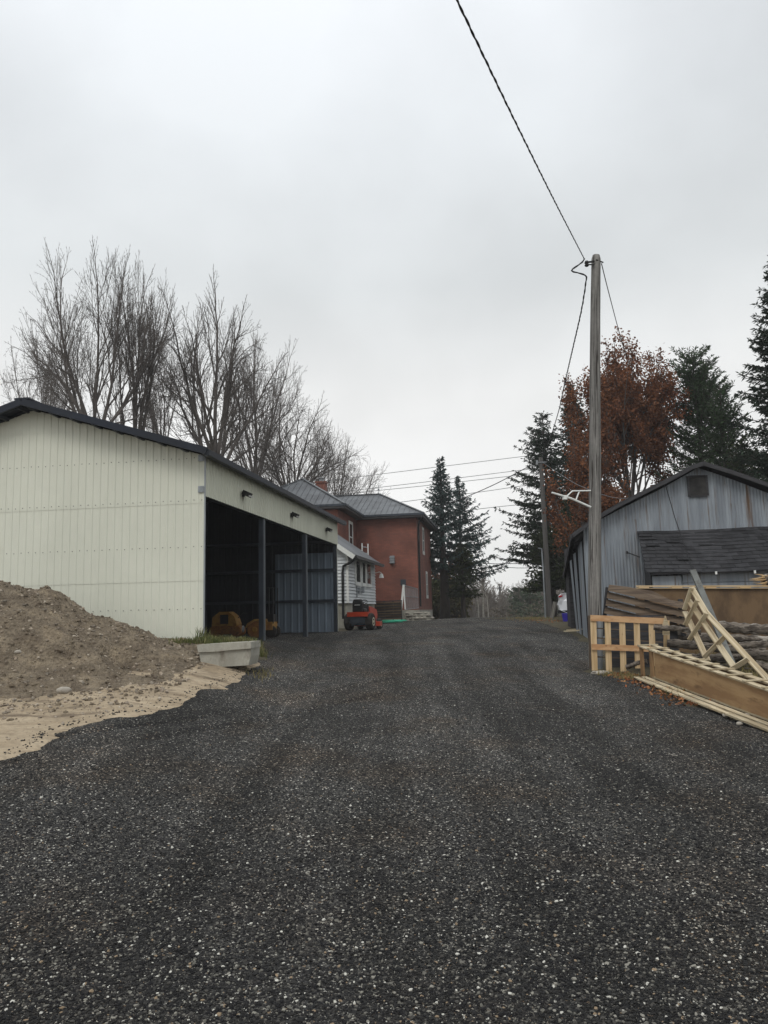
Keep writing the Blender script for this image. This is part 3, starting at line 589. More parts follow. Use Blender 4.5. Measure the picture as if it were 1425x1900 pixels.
def roller_small():
    c = shp(.56, 5.0, ZB+.02); t = thing('road_roller', 'rusty yellow drum roller standing just behind the first shed post', 'machine', tuple(c))
    X, Y = E_, S_
    q = MB(); q.lathe(c-X*.12+UP*.33-Y*.36, Y, [(0, .28), (.02, .33), (.70, .33), (.72, .28)], 26); dr = q.build('drum', M['rust'], t)
    q = MB(); q.lathe(c-X*.12+UP*.33-Y*.375, Y, [(0, .09), (.02, .12)], 14); q.build('hub', M['yellow'], dr)
    q = MB(); q.prism([c+X*a+UP*z-Y*.40 for a, z in ((-.5, .40), (-.42, .58), (-.12, .74), (.35, .74), (.40, .58), (-.10, .68), (-.36, .52))], Y*.8); q.build('fender', M['yellow'], t)
    q = MB(); q.frame(c, X, Y, UP, (.28, -.38, .30), (.60, .32, .62)); bd = q.build('body', M['yellow'], t)
    q = MB(); q.frame(c, X, Y, UP, (.36, -.385, .36), (.52, -.38, .50)); q.build('panel_badge', M['rust'], bd)
    q = MB(); q.frame(c, X, Y, UP, (.30, -.25, .62), (.58, .25, .92)); q.build('seat', M['black'], t)
    for y in (-.32, .30): q = MB(); q.tube([c+X*.26+Y*y+UP*.55, c+X*.26+Y*y+UP*1.95, c+X*.62+Y*y+UP*1.96, c+X*.62+Y*y+UP*.55], .025, 6); q.build('roll_bar', M['black'], t)
    q = MB(); q.lathe(c-X*.62+UP*.36-Y*.2, -X, [(0, .1), (.02, .13), (.05, .13), (.06, .1)], 16); q.build('headlamp', M['galv'], t)
    q = MB()
    for y in (-.33, .20): q = MB(); q.lathe(c+X*.5+UP*.24+Y*y, Y, [(0, .16), (.03, .24), (.13, .24), (.16, .16)], 20); q.build('wheel', M['rubber'], t)
    t.scale = (.62,)*3
roller_big(); roller_small()

# ------------------------------------------------------------------ concrete block, grass, stones by the shed
cb = at(366, 1196, 12.35); cb2 = at(466, 1191, 12.25); ax = cb2-cb; L_ = np.linalg.norm(ax); ax /= L_; bk = np.cross(UP, ax); bk /= np.linalg.norm(bk); bu = np.cross(ax, bk)
t = thing('concrete_block', 'weathered concrete block with a stepped top lip at the driveway edge', 'block', tuple(cb-bu*.3))
b = MB(); b.prism([cb+ax*a-bu*z+bk*.02 for a, z in ((.02, .10), (L_-.01, .09), (L_-.02, .22), (L_-.06, .36), (.06, .37), (.03, .2))], bk*.5); b.build('body', M['concrete'], t)
b = MB(); b.prism([cb+ax*a-bu*z-bk*.025 for a, z in ((0, .005), (.45, -.004), (L_, 0), (L_, .10), (.52, .11), (.3, .125), (.02, .118))], bk*.56); b.build('top_lip', M['concrete'], t)
def blades(n, cx, cy, sx, sy, zf, h0, h1, rs, wd=.008, lean=.5):
    x = rs.normal(cx, sx, n); y = rs.normal(cy, sy, n); z = zf(x, y); h = rs.uniform(h0, h1, n); a = rs.uniform(0, 6.28, n); ln = rs.uniform(.1, lean, n)
    d = np.stack([np.cos(a)*ln, np.sin(a)*ln, np.ones(n)], 1)*h[:, None]; sdv = np.stack([-np.sin(a), np.cos(a), 0*a], 1)*wd; P = np.stack([x, y, z-.01], 1)
    mid = P+d*.55; tip = P+d*A([1.7, 1.7, .92]); V = np.stack([P-sdv, P+sdv, mid+sdv*.7, mid-sdv*.7, mid-sdv*.7, mid+sdv*.7, tip+sdv*.1, tip-sdv*.1], 1)
    return V.reshape(-1, 3), np.arange(n*2)[:, None]*4+np.arange(4)[None]
rg = np.random.RandomState(5)
gzf = lambda x, y: np.where((y > 9.3) & (x < -2.7), np.maximum(pile(x, y), G(x, y)), G(x, y))
gb = MB()
tops = lambda x, y: np.full(x.shape, cb[2]+.0)
for (px, py, Yd, n, sx, sy, h0, h1) in ((400, 1189, 12.9, 420, .16, .15, .05, .16), (440, 1189, 12.8, 380, .14, .12, .04, .15), (360, 1187, 13.2, 300, .22, .2, .04, .13), (378, 1186, 13.3, 60, .07, .07, .15, .30), (330, 1188, 13.6, 160, .3, .2, .03, .10), (474, 1196, 12.6, 300, .07, .12, .10, .24), (482, 1205, 12.4, 200, .07, .12, .06, .16)):
    c = at(px, py, Yd) if px < 470 else A([*ghit(px, py+10), 0]); V, F = blades(n, c[0], c[1], sx, sy, lambda x, y, c=c, px=px: (np.full(x.shape, c[2]-.04)+.03*vnoise(x*6, y*6)) if px < 470 else G(x, y), h0, h1, rg); gb.add(V, F)
tag(gb.build('grass', M['grass']), kind='stuff')
db = MB()
# soil lump under the grass behind the block
tag(grid('soil_bank', np.arange(-3.9, -2.25, .05), np.arange(12.35, 14.05, .05), lambda X, Y: G(X, Y)-.03+(1.15-G(X, Y))*(1-sstep((np.hypot((X+2.95)/.85, (Y-13.2)/.85)-.55)/.45))+.05*fbm(X*4, Y*4)*(1-sstep((np.hypot((X+2.95)/.85, (Y-13.2)/.85)-.55)/.45)), M['dirt']), kind='structure')
for c_ in [(-2.0, 12.4, .10, .22, 160), (3.95, 12.95, .13, .2, 260), (4.12, 11.2, .10, .3, 90), (3.7, 13.3, .1, .12, 90), (6.6, 36.5, .8, .7, 900), (6.0, 33.5, .5, .6, 300)]:
    V, F = blades(c_[4], c_[0], c_[1], c_[2], c_[3], lambda x, y: G(x, y)+.0, .03, .13, rg, wd=.006); db.add(V, F)
for _ in range(70):
    x_, y_ = rg.uniform(5.0, 11), rg.uniform(7.5, 17.5)
    if sdist(A([x_]), A([y_]))[0] < -.2: V, F = blades(150, x_, y_, .3, .35, lambda x, y: G(x, y)-.01, .04, .22, rg, wd=.005); db.add(V, F)
tag(db.build('dry_grass', M['grass_dry']), kind='stuff')
boulder('stone', 118, 1281, 9.15, .075, 'pale smooth stone lying at the foot of the dirt pile', sh=(1.2, .8, .6))
boulder('stone', 33, 1210, 10.1, .045, 'small tan stone stuck in the face of the dirt pile')
boulder('stone', 1115, 1249, 13.45, .12, 'flat grey stone under the upright slatted pallet', sh=(1.5, .7, .38))
boulder('stone', 1102, 1247, 13.25, .035, 'small white stone beside the foot of the upright pallet')
for i, (px, py, Yd, sz_, lb) in enumerate(((1347, 1327, 8.9, .045, 'pale round stone in the row at the driveway edge, left of its neighbours'), (1385, 1328, 8.85, .05, 'grey stone half under the long crate'), (1372, 1343, 8.5, .038, 'brownish stone in front of the crate runners'), (1398, 1338, 8.5, .034, 'small pale stone nearest the bottom right crate corner'))):
    boulder('stone', px, py, ghit(px, py+4)[1], sz_, lb, g='stones along the driveway edge')
lf = MB(); n = 420; x = rg.normal(3.95, .16, n); y = rg.uniform(10.2, 13.4, n); x2 = rg.normal(6.3, .5, 200); y2 = rg.normal(31.5, 1.6, 200); x = np.r_[x, x2]; y = np.r_[y, y2]
dr_ = rg.normal(size=(len(x), 3)); dr_[:, 2] *= .25; lf.leaves(np.stack([x, y, G(x, y)+.03], 1), dr_, .05, .035, rg)
tag(lf.build('fallen_leaves', M['leaf_litter']), kind='stuff')

# ------------------------------------------------------------------ the red brick house
H0 = A([1.69, 40., 0])
def hp(s_, w_, z): return H0+S_*s_+E_*w_+UP*z
house = thing('brick_house', 'two-storey red painted brick house with grey metal hip roofs', 'house', tuple(hp(3, -3, 1.1)))
def wallq(b, a, c, z0, z1):       # brick wall quad with brick coordinates
    L = np.linalg.norm(A(c)-A(a)); a, c = A(a), A(c)
    b.add([a+UP*z0, c+UP*z0, c+UP*z1, a+UP*z1], [(0, 1, 2, 3)], [(0, z0, 0), (L, z0, 0), (L, z1, 0), (0, z1, 0)])
b = MB()
ring = [hp(0, 0, 0), hp(7, 0, 0), hp(7, -9, 0), hp(-4.5, -8.6, 0), hp(-4.5, -3.2, 0), hp(0, -3.2, 0)]
for i in range(6): wallq(b, ring[i], ring[(i+1) % 6], 1.62, 6.42)
b.build('wall', M['brick'], house)
b = MB(); b.prism([p+UP*.5+(p-hp(1, -4, 0))*.004 for p in ring], UP*1.13); b.build('foundation', M['concrete'], house)
def hip(name_, s0, s1, w0, w1, z0, ridge, over=.45):
    s0 -= over; s1 += over; w0 -= over; w1 += over
    c = [hp(s0, w1, z0), hp(s1, w1, z0), hp(s1, w0, z0), hp(s0, w0, z0)]; r0, r1 = hp(*ridge[0]), hp(*ridge[1])
    return c, r0, r1
def roofface(b, poly_, n_hint):       # ribbed metal plane clipped to its polygon: standing seams as thin bars
    P = [A(p) for p in poly_]; b.add(P, [tuple(range(len(P)))])
    nrm = np.cross(P[1]-P[0], P[2]-P[0]); nrm /= np.linalg.norm(nrm); nrm = nrm if nrm[2] > 0 else -nrm
    u = P[1]-P[0]; L = np.linalg.norm(u); u /= L; v = np.cross(nrm, u); v = v if v[2] > 0 else -v
    Q = [((p-P[0])@u, (p-P[0])@v) for p in P]; k = .12
    while k < L:
        ys_ = []
        for i in range(len(Q)):
            (x0, y0), (x1, y1) = Q[i], Q[(i+1) % len(Q)]
            if (x0-k)*(x1-k) < 0: ys_.append(y0+(y1-y0)*(k-x0)/(x1-x0))
        if len(ys_) >= 2 and max(ys_)-min(ys_) > .1:
            a = P[0]+u*k+v*min(ys_); c = P[0]+u*k+v*max(ys_); b.beam(a+nrm*.012, c+nrm*.012, .035, .024, up=nrm)
        k += .3
def hiproof(s0, s1, w0, w1, z0, r0, r1, axis_):
    c = [hp(s0, w1, z0), hp(s1, w1, z0), hp(s1, w0, z0), hp(s0, w0, z0)]; r0, r1 = hp(*r0), hp(*r1)
    b = MB()
    if axis_ == 'w':      # ridge along w, r0 at the w1 end
        fs = [[c[3], c[0], r0, r1], [c[0], c[1], r0], [c[1], c[2], r1, r0], [c[2], c[3], r1]]
    else:                 # ridge along s, r0 at the s0 end
        fs = [[c[0], c[1], r1, r0], [c[3], c[0], r0], [c[2], c[3], r0, r1], [c[1], c[2], r1]]
    for f in fs: roofface(b, f, None)
    o = b.build('roof', M['house_roof'], house)
    q = MB()
    for f in [(c[0], r0), (c[1], r0 if axis_ == 'w' else r1), (r0, r1), (c[3], r1 if axis_ == 'w' else r0)]: q.beam(f[0]+UP*.03, f[1]+UP*.03, .14, .04)
    q.build('ridge_cap', M['house_roof'], o)
    q = MB(); q.prism([p-UP*.17+(p-sum(c)/4)*-.004 for p in c], UP*.15); g = q.build('eave', M['eave'], o)
    q = MB()
    for i in range(4): q.beam(c[i]-UP*.03, c[(i+1) % 4]-UP*.03, .12, .10)
    q.build('gutter', M['dark_steel'], o); return o
hiproof(-.45, 7.45, -9.5, .42, 6.58, (3.5, -2.5, 8.27), (3.5, -6.5, 8.27), 'w')
wr = hiproof(-4.9, 3.5, -8.6, -2.77, 6.60, (-1.9, -5.62, 8.42), (3.0, -5.62, 8.42), 's')
ch = at(597, 912, 40.2); b = MB(); a = A([ch[0]-.0, ch[1], 7.2])
for i, (X_, Y_) in enumerate(((E_, S_), (S_, -E_), (-E_, -S_), (-S_, E_))):
    p = a+E_*(-.24 if i in (0, 3) else .24)+S_*(-.24 if i < 2 else .24); q_ = p+X_*.48; wallq(b, p, q_, 0, 1.15)
b.prism([a+E_*x+S_*y+UP*1.15 for x, y in ((-.28, -.28), (.28, -.28), (.28, .28), (-.28, .28))], UP*.10)
cm = b.build('chimney', M['brick'], wr); b = MB(); b.lathe(a+UP*1.25, UP, [(0, .13), (.16, .13), (.17, .2), (.2, .2)], 12); b.build('flue', M['galv'], cm)
def window(parent, c, u, n, wd, hg, nsash=1, fr=.09, cross=True):
    c, u, n = A(c), A(u), A(n); b = MB()
    for sg in (-1, 1): b.frame(c, u, n, UP, (sg*wd/2-fr/2, -.02, -hg/2-fr/2), (sg*wd/2+fr/2, .024, hg/2+fr/2))
    b.frame(c, u, n, UP, (-wd/2, -.02, hg/2-fr/2), (wd/2, .022, hg/2+fr/2)); b.frame(c, u, n, UP, (-wd/2-.05, -.02, -hg/2-fr*.8), (wd/2+.05, .04, -hg/2+fr/2))
    for k in range(1, nsash): x = -wd/2+wd*k/nsash; b.frame(c, u, n, UP, (x-fr*.4, -.02, -hg/2), (x+fr*.4, .045, hg/2))
    if cross: b.frame(c, u, n, UP, (-wd/2, -.02, -.02), (wd/2, .035, .03))
    f = b.build('window', M['white'], parent); b = MB(); b.frame(c, u, n, UP, (-wd/2, -.02, -hg/2), (wd/2, .008, hg/2)); b.build('pane', M['glass'], f); return f
window(house, hp(2.9, 0, 5.45), S_, E_, .7, 1.35, 1, .14); window(house, hp(4.2, 0, 3.05), S_, E_, .7, 1.35, 1, .14)
window(house, hp(-1.55, -3.2, 5.35), S_, E_, .85, 1.5, 1, .14)
b = MB(); b.tube([hp(.12, .32, 6.42), hp(.12, .12, 6.2), hp(.12, .07, 5.9), hp(.12, .07, 1.8)], .05, 8); b.build('downspout', M['black'], house)
b = MB(); b.frame(hp(-.03, -1.32, 4.25), E_, S_, UP, (-.12, -.13, -.2), (.12, .02, .2)); 
for k in range(3): b.frame(hp(-.17, -1.32, 4.1+.13*k), E_, S_, UP, (-.14, -.03, -.02), (.14, .02, .02))
b.build('vent_hood', M['galv'], house)
b = MB(); b.frame(hp(-.02, -.78, 3.05), E_, S_, UP, (-.14, -.05, -.16), (.14, .0, .16)); b.build('meter_box', M['dark_steel'], house)
b = MB(); b.tube([hp(-.35, .25, 6.5), hp(-.45, .3, 6.3), hp(-.35, .42, 6.15), hp(-.2, .3, 6.3)], .025, 6); b.build('cable_loop', M['cable'], house)
b = MB(); q = hp(3.5, -2.55, 8.2); b.tube([q, q+UP*.62], .015, 5); b.lathe(q+UP*.3, UP, [(0, .05), (.08, .05)], 8); b.build('roof_rod', M['galv'], wr)
# annex in white siding
A0 = A([-1.43, 29., 0])
def ap(s_, w_, z): return A0+S_*s_+E_*w_+UP*z
def siding(b, o, u, n, zb, zt_, lim, pitch=.125):
    z = zb
    while z < zt_:
        z1 = min(z+pitch, zt_); a0, a1 = lim(z); c0, c1 = lim(z1)
        if a1-a0 > .05:
            b.add([o+u*a0+UP*z+n*.045, o+u*a1+UP*z+n*.045, o+u*c1+UP*z1+n*.002, o+u*c0+UP*z1+n*.002], [(0, 1, 2, 3)])
            b.add([o+u*a0+UP*z, o+u*a1+UP*z, o+u*a1+UP*z+n*.045, o+u*a0+UP*z+n*.045], [(0, 1, 2, 3)])
        z = z1
AW = 3.5; AL = 6.0; AE = 3.86; AR = 5.0
annex = MB()
siding(annex, A0, -E_, -S_, 1.93, AR, lambda z: (max(0, (z-AE)/(AR-AE)*AW/2), AW-max(0, (z-AE)/(AR-AE)*AW/2)))
siding(annex, A0, S_, E_, 1.93, AE, lambda z: (0, AL))
siding(annex, ap(0, -AW, 0), S_, -E_, 1.93, AE, lambda z: (0, AL))
annex.build('siding_wall', M['siding'], house)
b = MB(); b.frame(ap(0, 0, 0), E_, S_, UP, (-AW+.03, .04, .6), (-.03, AL, 1.935)); b.build('annex_foundation', M['concrete'], house)
b = MB(); b.frame(ap(0, 0, 0), E_, S_, UP, (-.03, -.05, 1.93), (.05, .03, AE-.02)); b.build('corner_board', M['white'], house)
b = MB(); e0, r0 = ap(-.35, .34, AE-.22), ap(-.35, -AW/2, AR+.12); e1, r1 = ap(AL+.1, .34, AE-.22), ap(AL+.1, -AW/2, AR+.12)
b.prism([e0, e1, r1, r0], UP*.07); f0, f1 = ap(-.35, -AW-.34, AE-.22), ap(AL+.1, -AW-.34, AE-.22); b.prism([f0, f1, r1+UP*.001, r0+UP*.001], UP*.07)
ar = b.build('annex_roof', M['house_roof'], house)
b = MB(); b.beam(e0-S_*.02-UP*.03, r0-S_*.02-UP*.03, .03, .17); b.beam(f0-S_*.02-UP*.03, r0-S_*.02-UP*.03, .03, .17); b.prism([ap(-.33, .33, AE-.20), ap(-.33, .02, AE-.20), ap(-.33, .02, AE-.02)], S_*.3); b.build('rake_board', M['white'], ar)
b = MB(); b.beam(e0+E_*.05-UP*.0, e1+E_*.05-UP*.0, .11, .11); b.tube([ap(-.3, .4, AE-.26), ap(-.22, .2, AE-.42), ap(-.12, -.12, AE-.55), ap(-.10, -.16, AE-.8), ap(-.10, -.16, 1.35)], .05, 8); b.build('gutter', M['black'], ar)
wf = [window(house, ap(s_, 0.045, 3.19), S_, E_, w_, .95, 1, .11, False) for s_, w_ in ((1.87, .98), (3.1, .80), (4.25, 1.05))]
b = MB(); c = ap(5.7, .06, 3.3); b.tube([c, c+E_*.22+UP*.05, c+E_*.3-UP*.0], .02, 6); b.lathe(c+E_*.3-UP*.22, UP, [(0, .11), (.16, .07), (.2, .02)], 12); b.build('wall_lamp', M['white'], house)
b = MB(); c = ap(1.5, .06, 2.45)
b.tube([c-UP*.28, c+UP*.35], .03, 6); b.tube([c-UP*.02, c+S_*1.1+UP*.0], .03, 6); b.lathe(c+S_*1.1-UP*.1, UP, [(0, .1), (.25, .1)], 10); b.frame(c+S_*.5, S_, E_, UP, (-.15, -.03, -.12), (.15, .05, .1)); b.build('utility_meter', M['galv'], house)
# ladder on the annex roof
lt_ = thing('ladder', 'short light ladder standing up from the annex roof against the red wall', 'ladder', tuple(ap(5.2, -.9, AE+.4)))
c = at(672, 1026, 35.5); d = at(683, 1027, 35.5)
b = MB()
for p in (c, d): b.tube([p-UP*.35, p+UP*.45], .028, 6)
b.build('rail', M['white'], lt_)
for k in (.0, .28): b = MB(); b.tube([c+UP*k, d+UP*k], .02, 6); b.build('rung', M['galv'], lt_)

# pallets, gate panel, stone steps by the house
def place(px, py, Yd): return at(px, py, Yd)
b0 = at(696, 1152, 36.6); b1 = at(745, 1150, 36.6); ux = (b1-b0); LL = np.linalg.norm(ux); ux /= LL
t = thing('dark_pallet_stack', 'dark weathered pallets propped on edge as a barrier beside the red house wall', 'pallet', tuple(b0)); 
b = MB()
for k in range(7): b.frame(b0, ux, S_, UP, (0, 0, .03+k*.125), (LL, .03, .105+k*.125))
b.build('slats', M['brown_board'], t)
b = MB()
for a in (0, .33, .66, .97): b.frame(b0, ux, S_, UP, (a*LL, .03, .0), (a*LL+.05, .16, .88))
b.frame(b0, ux, S_, UP, (-.02, -.02, .88), (LL+.02, .2, .92)); b.build('stringers', M['old_dark'], t)
b = MB(); b.frame(b0, ux, S_, UP, (.0, .20, .03), (LL, .24, .86)); b.build('back_boards', M['old_dark'], t)
c = at(748, 1132, 37.2); t = thing('railing_panel', 'white leaning post with grey wire lattice panel by the house steps', 'railing', tuple(c))
b = MB(); p0, p1 = at(744, 1133, 37.1), at(749, 1085, 37.1); b.beam(p0, p1, .10, .05, up=tuple(S_)); p2 = at(752, 1131, 37.1); b.beam(p2, p1, .06, .04, up=tuple(S_)); b.build('post', M['white'], t)
b = MB(); q0, q1, q2, q3 = at(751, 1086, 37.3), at(775, 1093, 39.5), at(777, 1128, 39.5), at(753, 1131, 37.3)
for k in range(22): f = k/21; b.beam(q0*(1-f)+q1*f, q3*(1-f)+q2*f, .045, .012, up=tuple(E_))
for f in (0, .45, 1): b.beam(q0*(1-f)+q3*f, q1*(1-f)+q2*f, .04, .03)
b.build('lattice', M['galv'], t)
t = thing('stone_step_wall', 'low pale stone and mortar steps at the foot of the red house', 'stone steps', tuple(at(745, 1150, 37.2)))
c = at(744, 1151, 37.0)
rs2 = np.random.RandomState(2); bb = MB(); v, f = ico()
for k in range(3):
    for i in range(9-k):
        p = c+E_*(.12+.17*i+.04*rs2.rand())+UP*(.08+.125*k)+S_*(.05+.1*rs2.rand()); q = v*A([.11, .11, .07])*(1+.2*rs2.uniform(-1, 1, (12, 1)))+p; bb.add(q, [tuple(z) for z in f])
bb.build('courses', M['fieldwall'], t); b = MB(); b.frame(c, E_, S_, UP, (-.02, -.12, -.1), (.16, .6, .46)); b.frame(c, E_, S_, UP, (.14, .06, -.1), (1.4, .9, .38)); b.build('mortar_core', M['concrete'], t)
# hose coil
b = MB()
hc = A([*ghit(727, 1157), 0]); hc[2] = G(hc[0], hc[1])+.03
th_ = np.linspace(0, 2*np.pi*7, 260); rr = .42+.09*np.sin(th_*.37)+.05*np.sin(th_*1.13)
pts = np.stack([hc[0]+rr*np.cos(th_)*1.1+.08*np.sin(th_*.21), hc[1]+rr*np.sin(th_)*1.2, hc[2]+.02+.10*np.abs(np.sin(th_*.29))*np.abs(np.sin(th_*.11))], 1)
b.tube(pts, .014, 6); tag(b.build('garden_hose', M['hose'], base=tuple(hc)), 'coiled green garden hose lying on the gravel past the red mower', 'hose')

# ------------------------------------------------------------------ riding mower, seen from behind
mo = A([-.90, 26.2, 0]); mo[2] = G(mo[0], mo[1])+.01
mt = thing('riding_mower', 'orange red riding lawn mower with black seat parked at the shed corner, seen from behind', 'mower', tuple(mo))
an = rad(17); Fd = A([math.sin(an), math.cos(an), 0]); Rd = A([Fd[1], -Fd[0], 0])
def mp3(r_, f_, z): return mo+Rd*r_+Fd*f_+UP*z
def tyre(r_, f_, R_, wd, sd):
    b = MB(); c = mp3(r_-wd/2, f_, R_); b.lathe(c, Rd, [(0, R_*.55), (.0, R_*.82), (.03, R_*.95), (wd*.3, R_), (wd*.7, R_), (wd-.03, R_*.95), (wd, R_*.82), (wd, R_*.55)], 26); o = b.build('wheel', M['rubber'], mt, smooth=False)
    b = MB(); b.lathe(mp3(r_+sd*(wd/2-.02), f_, R_)-Rd*.02, Rd, [(0, R_*.5), (.04, R_*.5), (.042, R_*.36), (.02, R_*.3), (.05, R_*.12)], 20); b.build('rim', M['rim'], o)
for sd in (-1, 1): tyre(sd*.43, 0, .31, .27, sd); tyre(sd*.40, 1.25, .21, .17, sd)
b = MB(); b.frame(mo, Rd, Fd, UP, (-.26, -.22, .18), (.26, .35, .56)); b.frame(mo, Rd, Fd, UP, (-.22, .3, .22), (.22, 1.5, .42)); b.build('chassis', M['dark_steel'], mt)
b = MB(); b.prism([mp3(r_, f_, .565) for r_, f_ in ((-.38, -.30), (.40, -.30), (.42, -.22), (.42, .22), (.30, .42), (-.30, .42), (-.42, .22), (-.42, -.22))], UP*.10)
b.prism([mp3(r_, f_, .50) for r_, f_ in ((-.40, -.33), (.42, -.33), (.43, -.28), (-.42, -.28))], UP*.165); b.build('fender_deck', M['orange'], mt)
b = MB()
prof = [(.0, .66), (-.20, .66), (-.27, .86), (-.31, 1.12), (-.25, 1.16), (-.17, 1.10), (-.10, .84), (.18, .80), (.22, .70), (.1, .66)]
import bmesh
def roundbox(name, m, parent, pts, off, bev):
    bq = MB(); bq.prism(pts, off); o = bq.build(name, m, parent, smooth=True); bm = bmesh.new(); bm.from_mesh(o.data); bmesh.ops.recalc_face_normals(bm, faces=bm.faces)
    bmesh.ops.bevel(bm, geom=bm.edges[:], offset=bev, segments=3, affect='EDGES', profile=.6); bm.to_mesh(o.data); bm.free()
    o.data.polygons.foreach_set('use_smooth', np.ones(len(o.data.polygons), bool)); return o
seat = roundbox('seat', M['black'], mt, [mp3(r_, -.26, z) for r_, z in ((-.20, .67), (.20, .67), (.215, .98), (.16, 1.13), (-.16, 1.13), (-.215, .98))], Fd*.13-UP*.0, .045)
roundbox('seat_cushion', M['black'], mt, [mp3(r_, f_, .66) for r_, f_ in ((-.24, -.18), (.24, -.18), (.23, .24), (-.23, .24))], UP*.13, .04)
b = MB()
for k, r_ in enumerate(np.linspace(-.10, .10, 7)): b.frame(mp3(r_, -.262, .92), Rd, Fd, UP, (-.011, -.006, -.012), (.011, .002, .012 if k % 2 else .006))
b.build('seat_lettering', M['white'], seat)
b = MB(); b.prism([mp3(-.22, f_, z) for f_, z in ((.62, .40), (1.55, .40), (1.60, .55), (1.50, .74), (.80, .86), (.62, .84))], Rd*.44); hood = b.build('hood', M['orange'], mt)
b = MB(); b.prism([mp3(-.18, f_, z) for f_, z in ((.50, .42), (.64, .42), (.64, .88), (.56, .93), (.50, .80))], Rd*.36); b.build('dashboard', M['black'], mt)
b = MB(); c = mp3(0, .46, 1.02); ax_ = (-Fd*.5+UP*.85); ax_ = ax_/np.linalg.norm(ax_); u_ = Rd; v_ = np.cross(ax_, u_)
b.tube([c+u_*.17*math.cos(q)+v_*.17*math.sin(q) for q in np.linspace(0, 2*math.pi, 25)], .015, 6, cap=False)
for q in (.5, 2.6, 4.7): b.tube([c-ax_*.03, c+u_*.16*math.cos(q)+v_*.16*math.sin(q)], .012, 5)
b.tube([c, mp3(0, .6, .82)], .022, 6); b.build('steering_wheel', M['black'], mt)
b = MB(); b.prism([mp3(r_, f_, .14) for r_, f_ in ((-.5, .38), (.5, .38), (.62, .6), (.62, .9), (.4, 1.05), (-.4, 1.05), (-.55, .8))], UP*.16); b.lathe(mp3(.35, .7, .3), UP, [(0, .1), (.1, .1), (.12, .03)], 14); b.build('mowing_deck', M['orange'], mt)
b = MB(); b.frame(mo, Rd, Fd, UP, (-.30, -.27, .26), (.30, -.225, .55)); b.frame(mo, Rd, Fd, UP, (-.05, -.40, .24), (.05, -.22, .27)); b.build('rear_plate', M['dark_steel'], mt); mt.scale = (.87, .87, .92)

# ------------------------------------------------------------------ weathered blue tin barn
B0 = A([5.02, 19.5, 0])
def bp_(w_, s_, z): return B0+E_*w_+S_*s_+UP*z
barn = thing('tin_barn', 'old barn clad in rust-streaked blue corrugated tin with a sagging left eave', 'barn', tuple(bp_(2.9, 3, .85)))
bz = lambda q: (3.50+(q+.05)*.50 if q < 2.9 else 4.975-(q-2.9)*.43) + .02*math.sin(q*2.3)
b = MB(); ribbed(b, B0, E_, UP, -S_, 0.02, 6.2, lambda q: .72 if q < 2 else .6, bz, pitch=.076, dep=.014, sine=True)
for (u0, u1, z0, z1, o_) in ((.9, 1.75, 2.2, 3.75, .008), (2.0, 2.6, 3.3, 4.28, .008), (3.6, 5.6, 2.8, 4.05, .007), (1.75, 2.5, .8, 3.1, .006), (.3, .95, .75, 3.3, .006)):
    ribbed(b, B0, E_, UP, -S_, u0, u1, const(z0), const(z1), pitch=.076, dep=.014, sine=True, off=o_)
fw = b.build('front_wall', M['barn'], barn)
b = MB(); c = bp_(2.86, -.03, 4.53); b.frame(c, E_, S_, UP, (-.20, -.03, -.24), (.20, .01, .22)); vo = b.build('gable_hatch', M['hatch'], barn)
b = MB()
for a, h_ in ((-.22, 0), (.22, 0)): b.frame(c, E_, S_, UP, (a-.025, -.04, -.26), (a+.025, .01, .25))
b.frame(c, E_, S_, UP, (-.195, -.038, .225), (.195, .01, .26)); b.frame(c, E_, S_, UP, (-.195, -.038, -.28), (.195, .01, -.245)); b.build('hatch_frame', M['old_dark'], vo)
# side wall: loose leaning sheets with gaps, dark inside
b = MB()
for k, (s0, s1, lean, zt_) in enumerate(((.0, 1.15, .03, 3.25), (1.28, 1.95, .09, 3.05), (2.0, 2.5, .16, 2.9))):
    o = bp_(0, 0, 0); vv = UP+E_*-lean*.25+S_*.05*lean; ribbed(b, o-E_*(.0+.01*k), S_, vv, -E_, s0, s1, const(.68), const(zt_), pitch=.076, dep=.014, sine=True)
b.build('side_sheets', M['barn'], barn)
b = MB(); b.frame(bp_(0, 0, 0), E_, S_, UP, (-.0, 5.2, .7), (.12, 6.4, 3.0)); b.build('door_leaf', M['old_dark'], barn); b = MB(); b.frame(bp_(0, 0, 0), E_, S_, UP, (0, .03, .75), (.10, .16, 3.3)); b.build('door_post', M['old_dark'], barn); b = MB(); b.frame(bp_(0, 0, 0), E_, S_, UP, (.02, 3.0, .75), (.14, 3.12, 3.1))
ribbed(b, bp_(0, 6.6, 0), E_, UP, S_, 0, 6.2, const(.7), bz, pitch=.3); ribbed(b, bp_(6.2, 0, 0), S_, UP, E_, 0, 6.6, const(.6), const(3.5), pitch=.3); b.build('frame_and_back', M['old_dark'], barn)
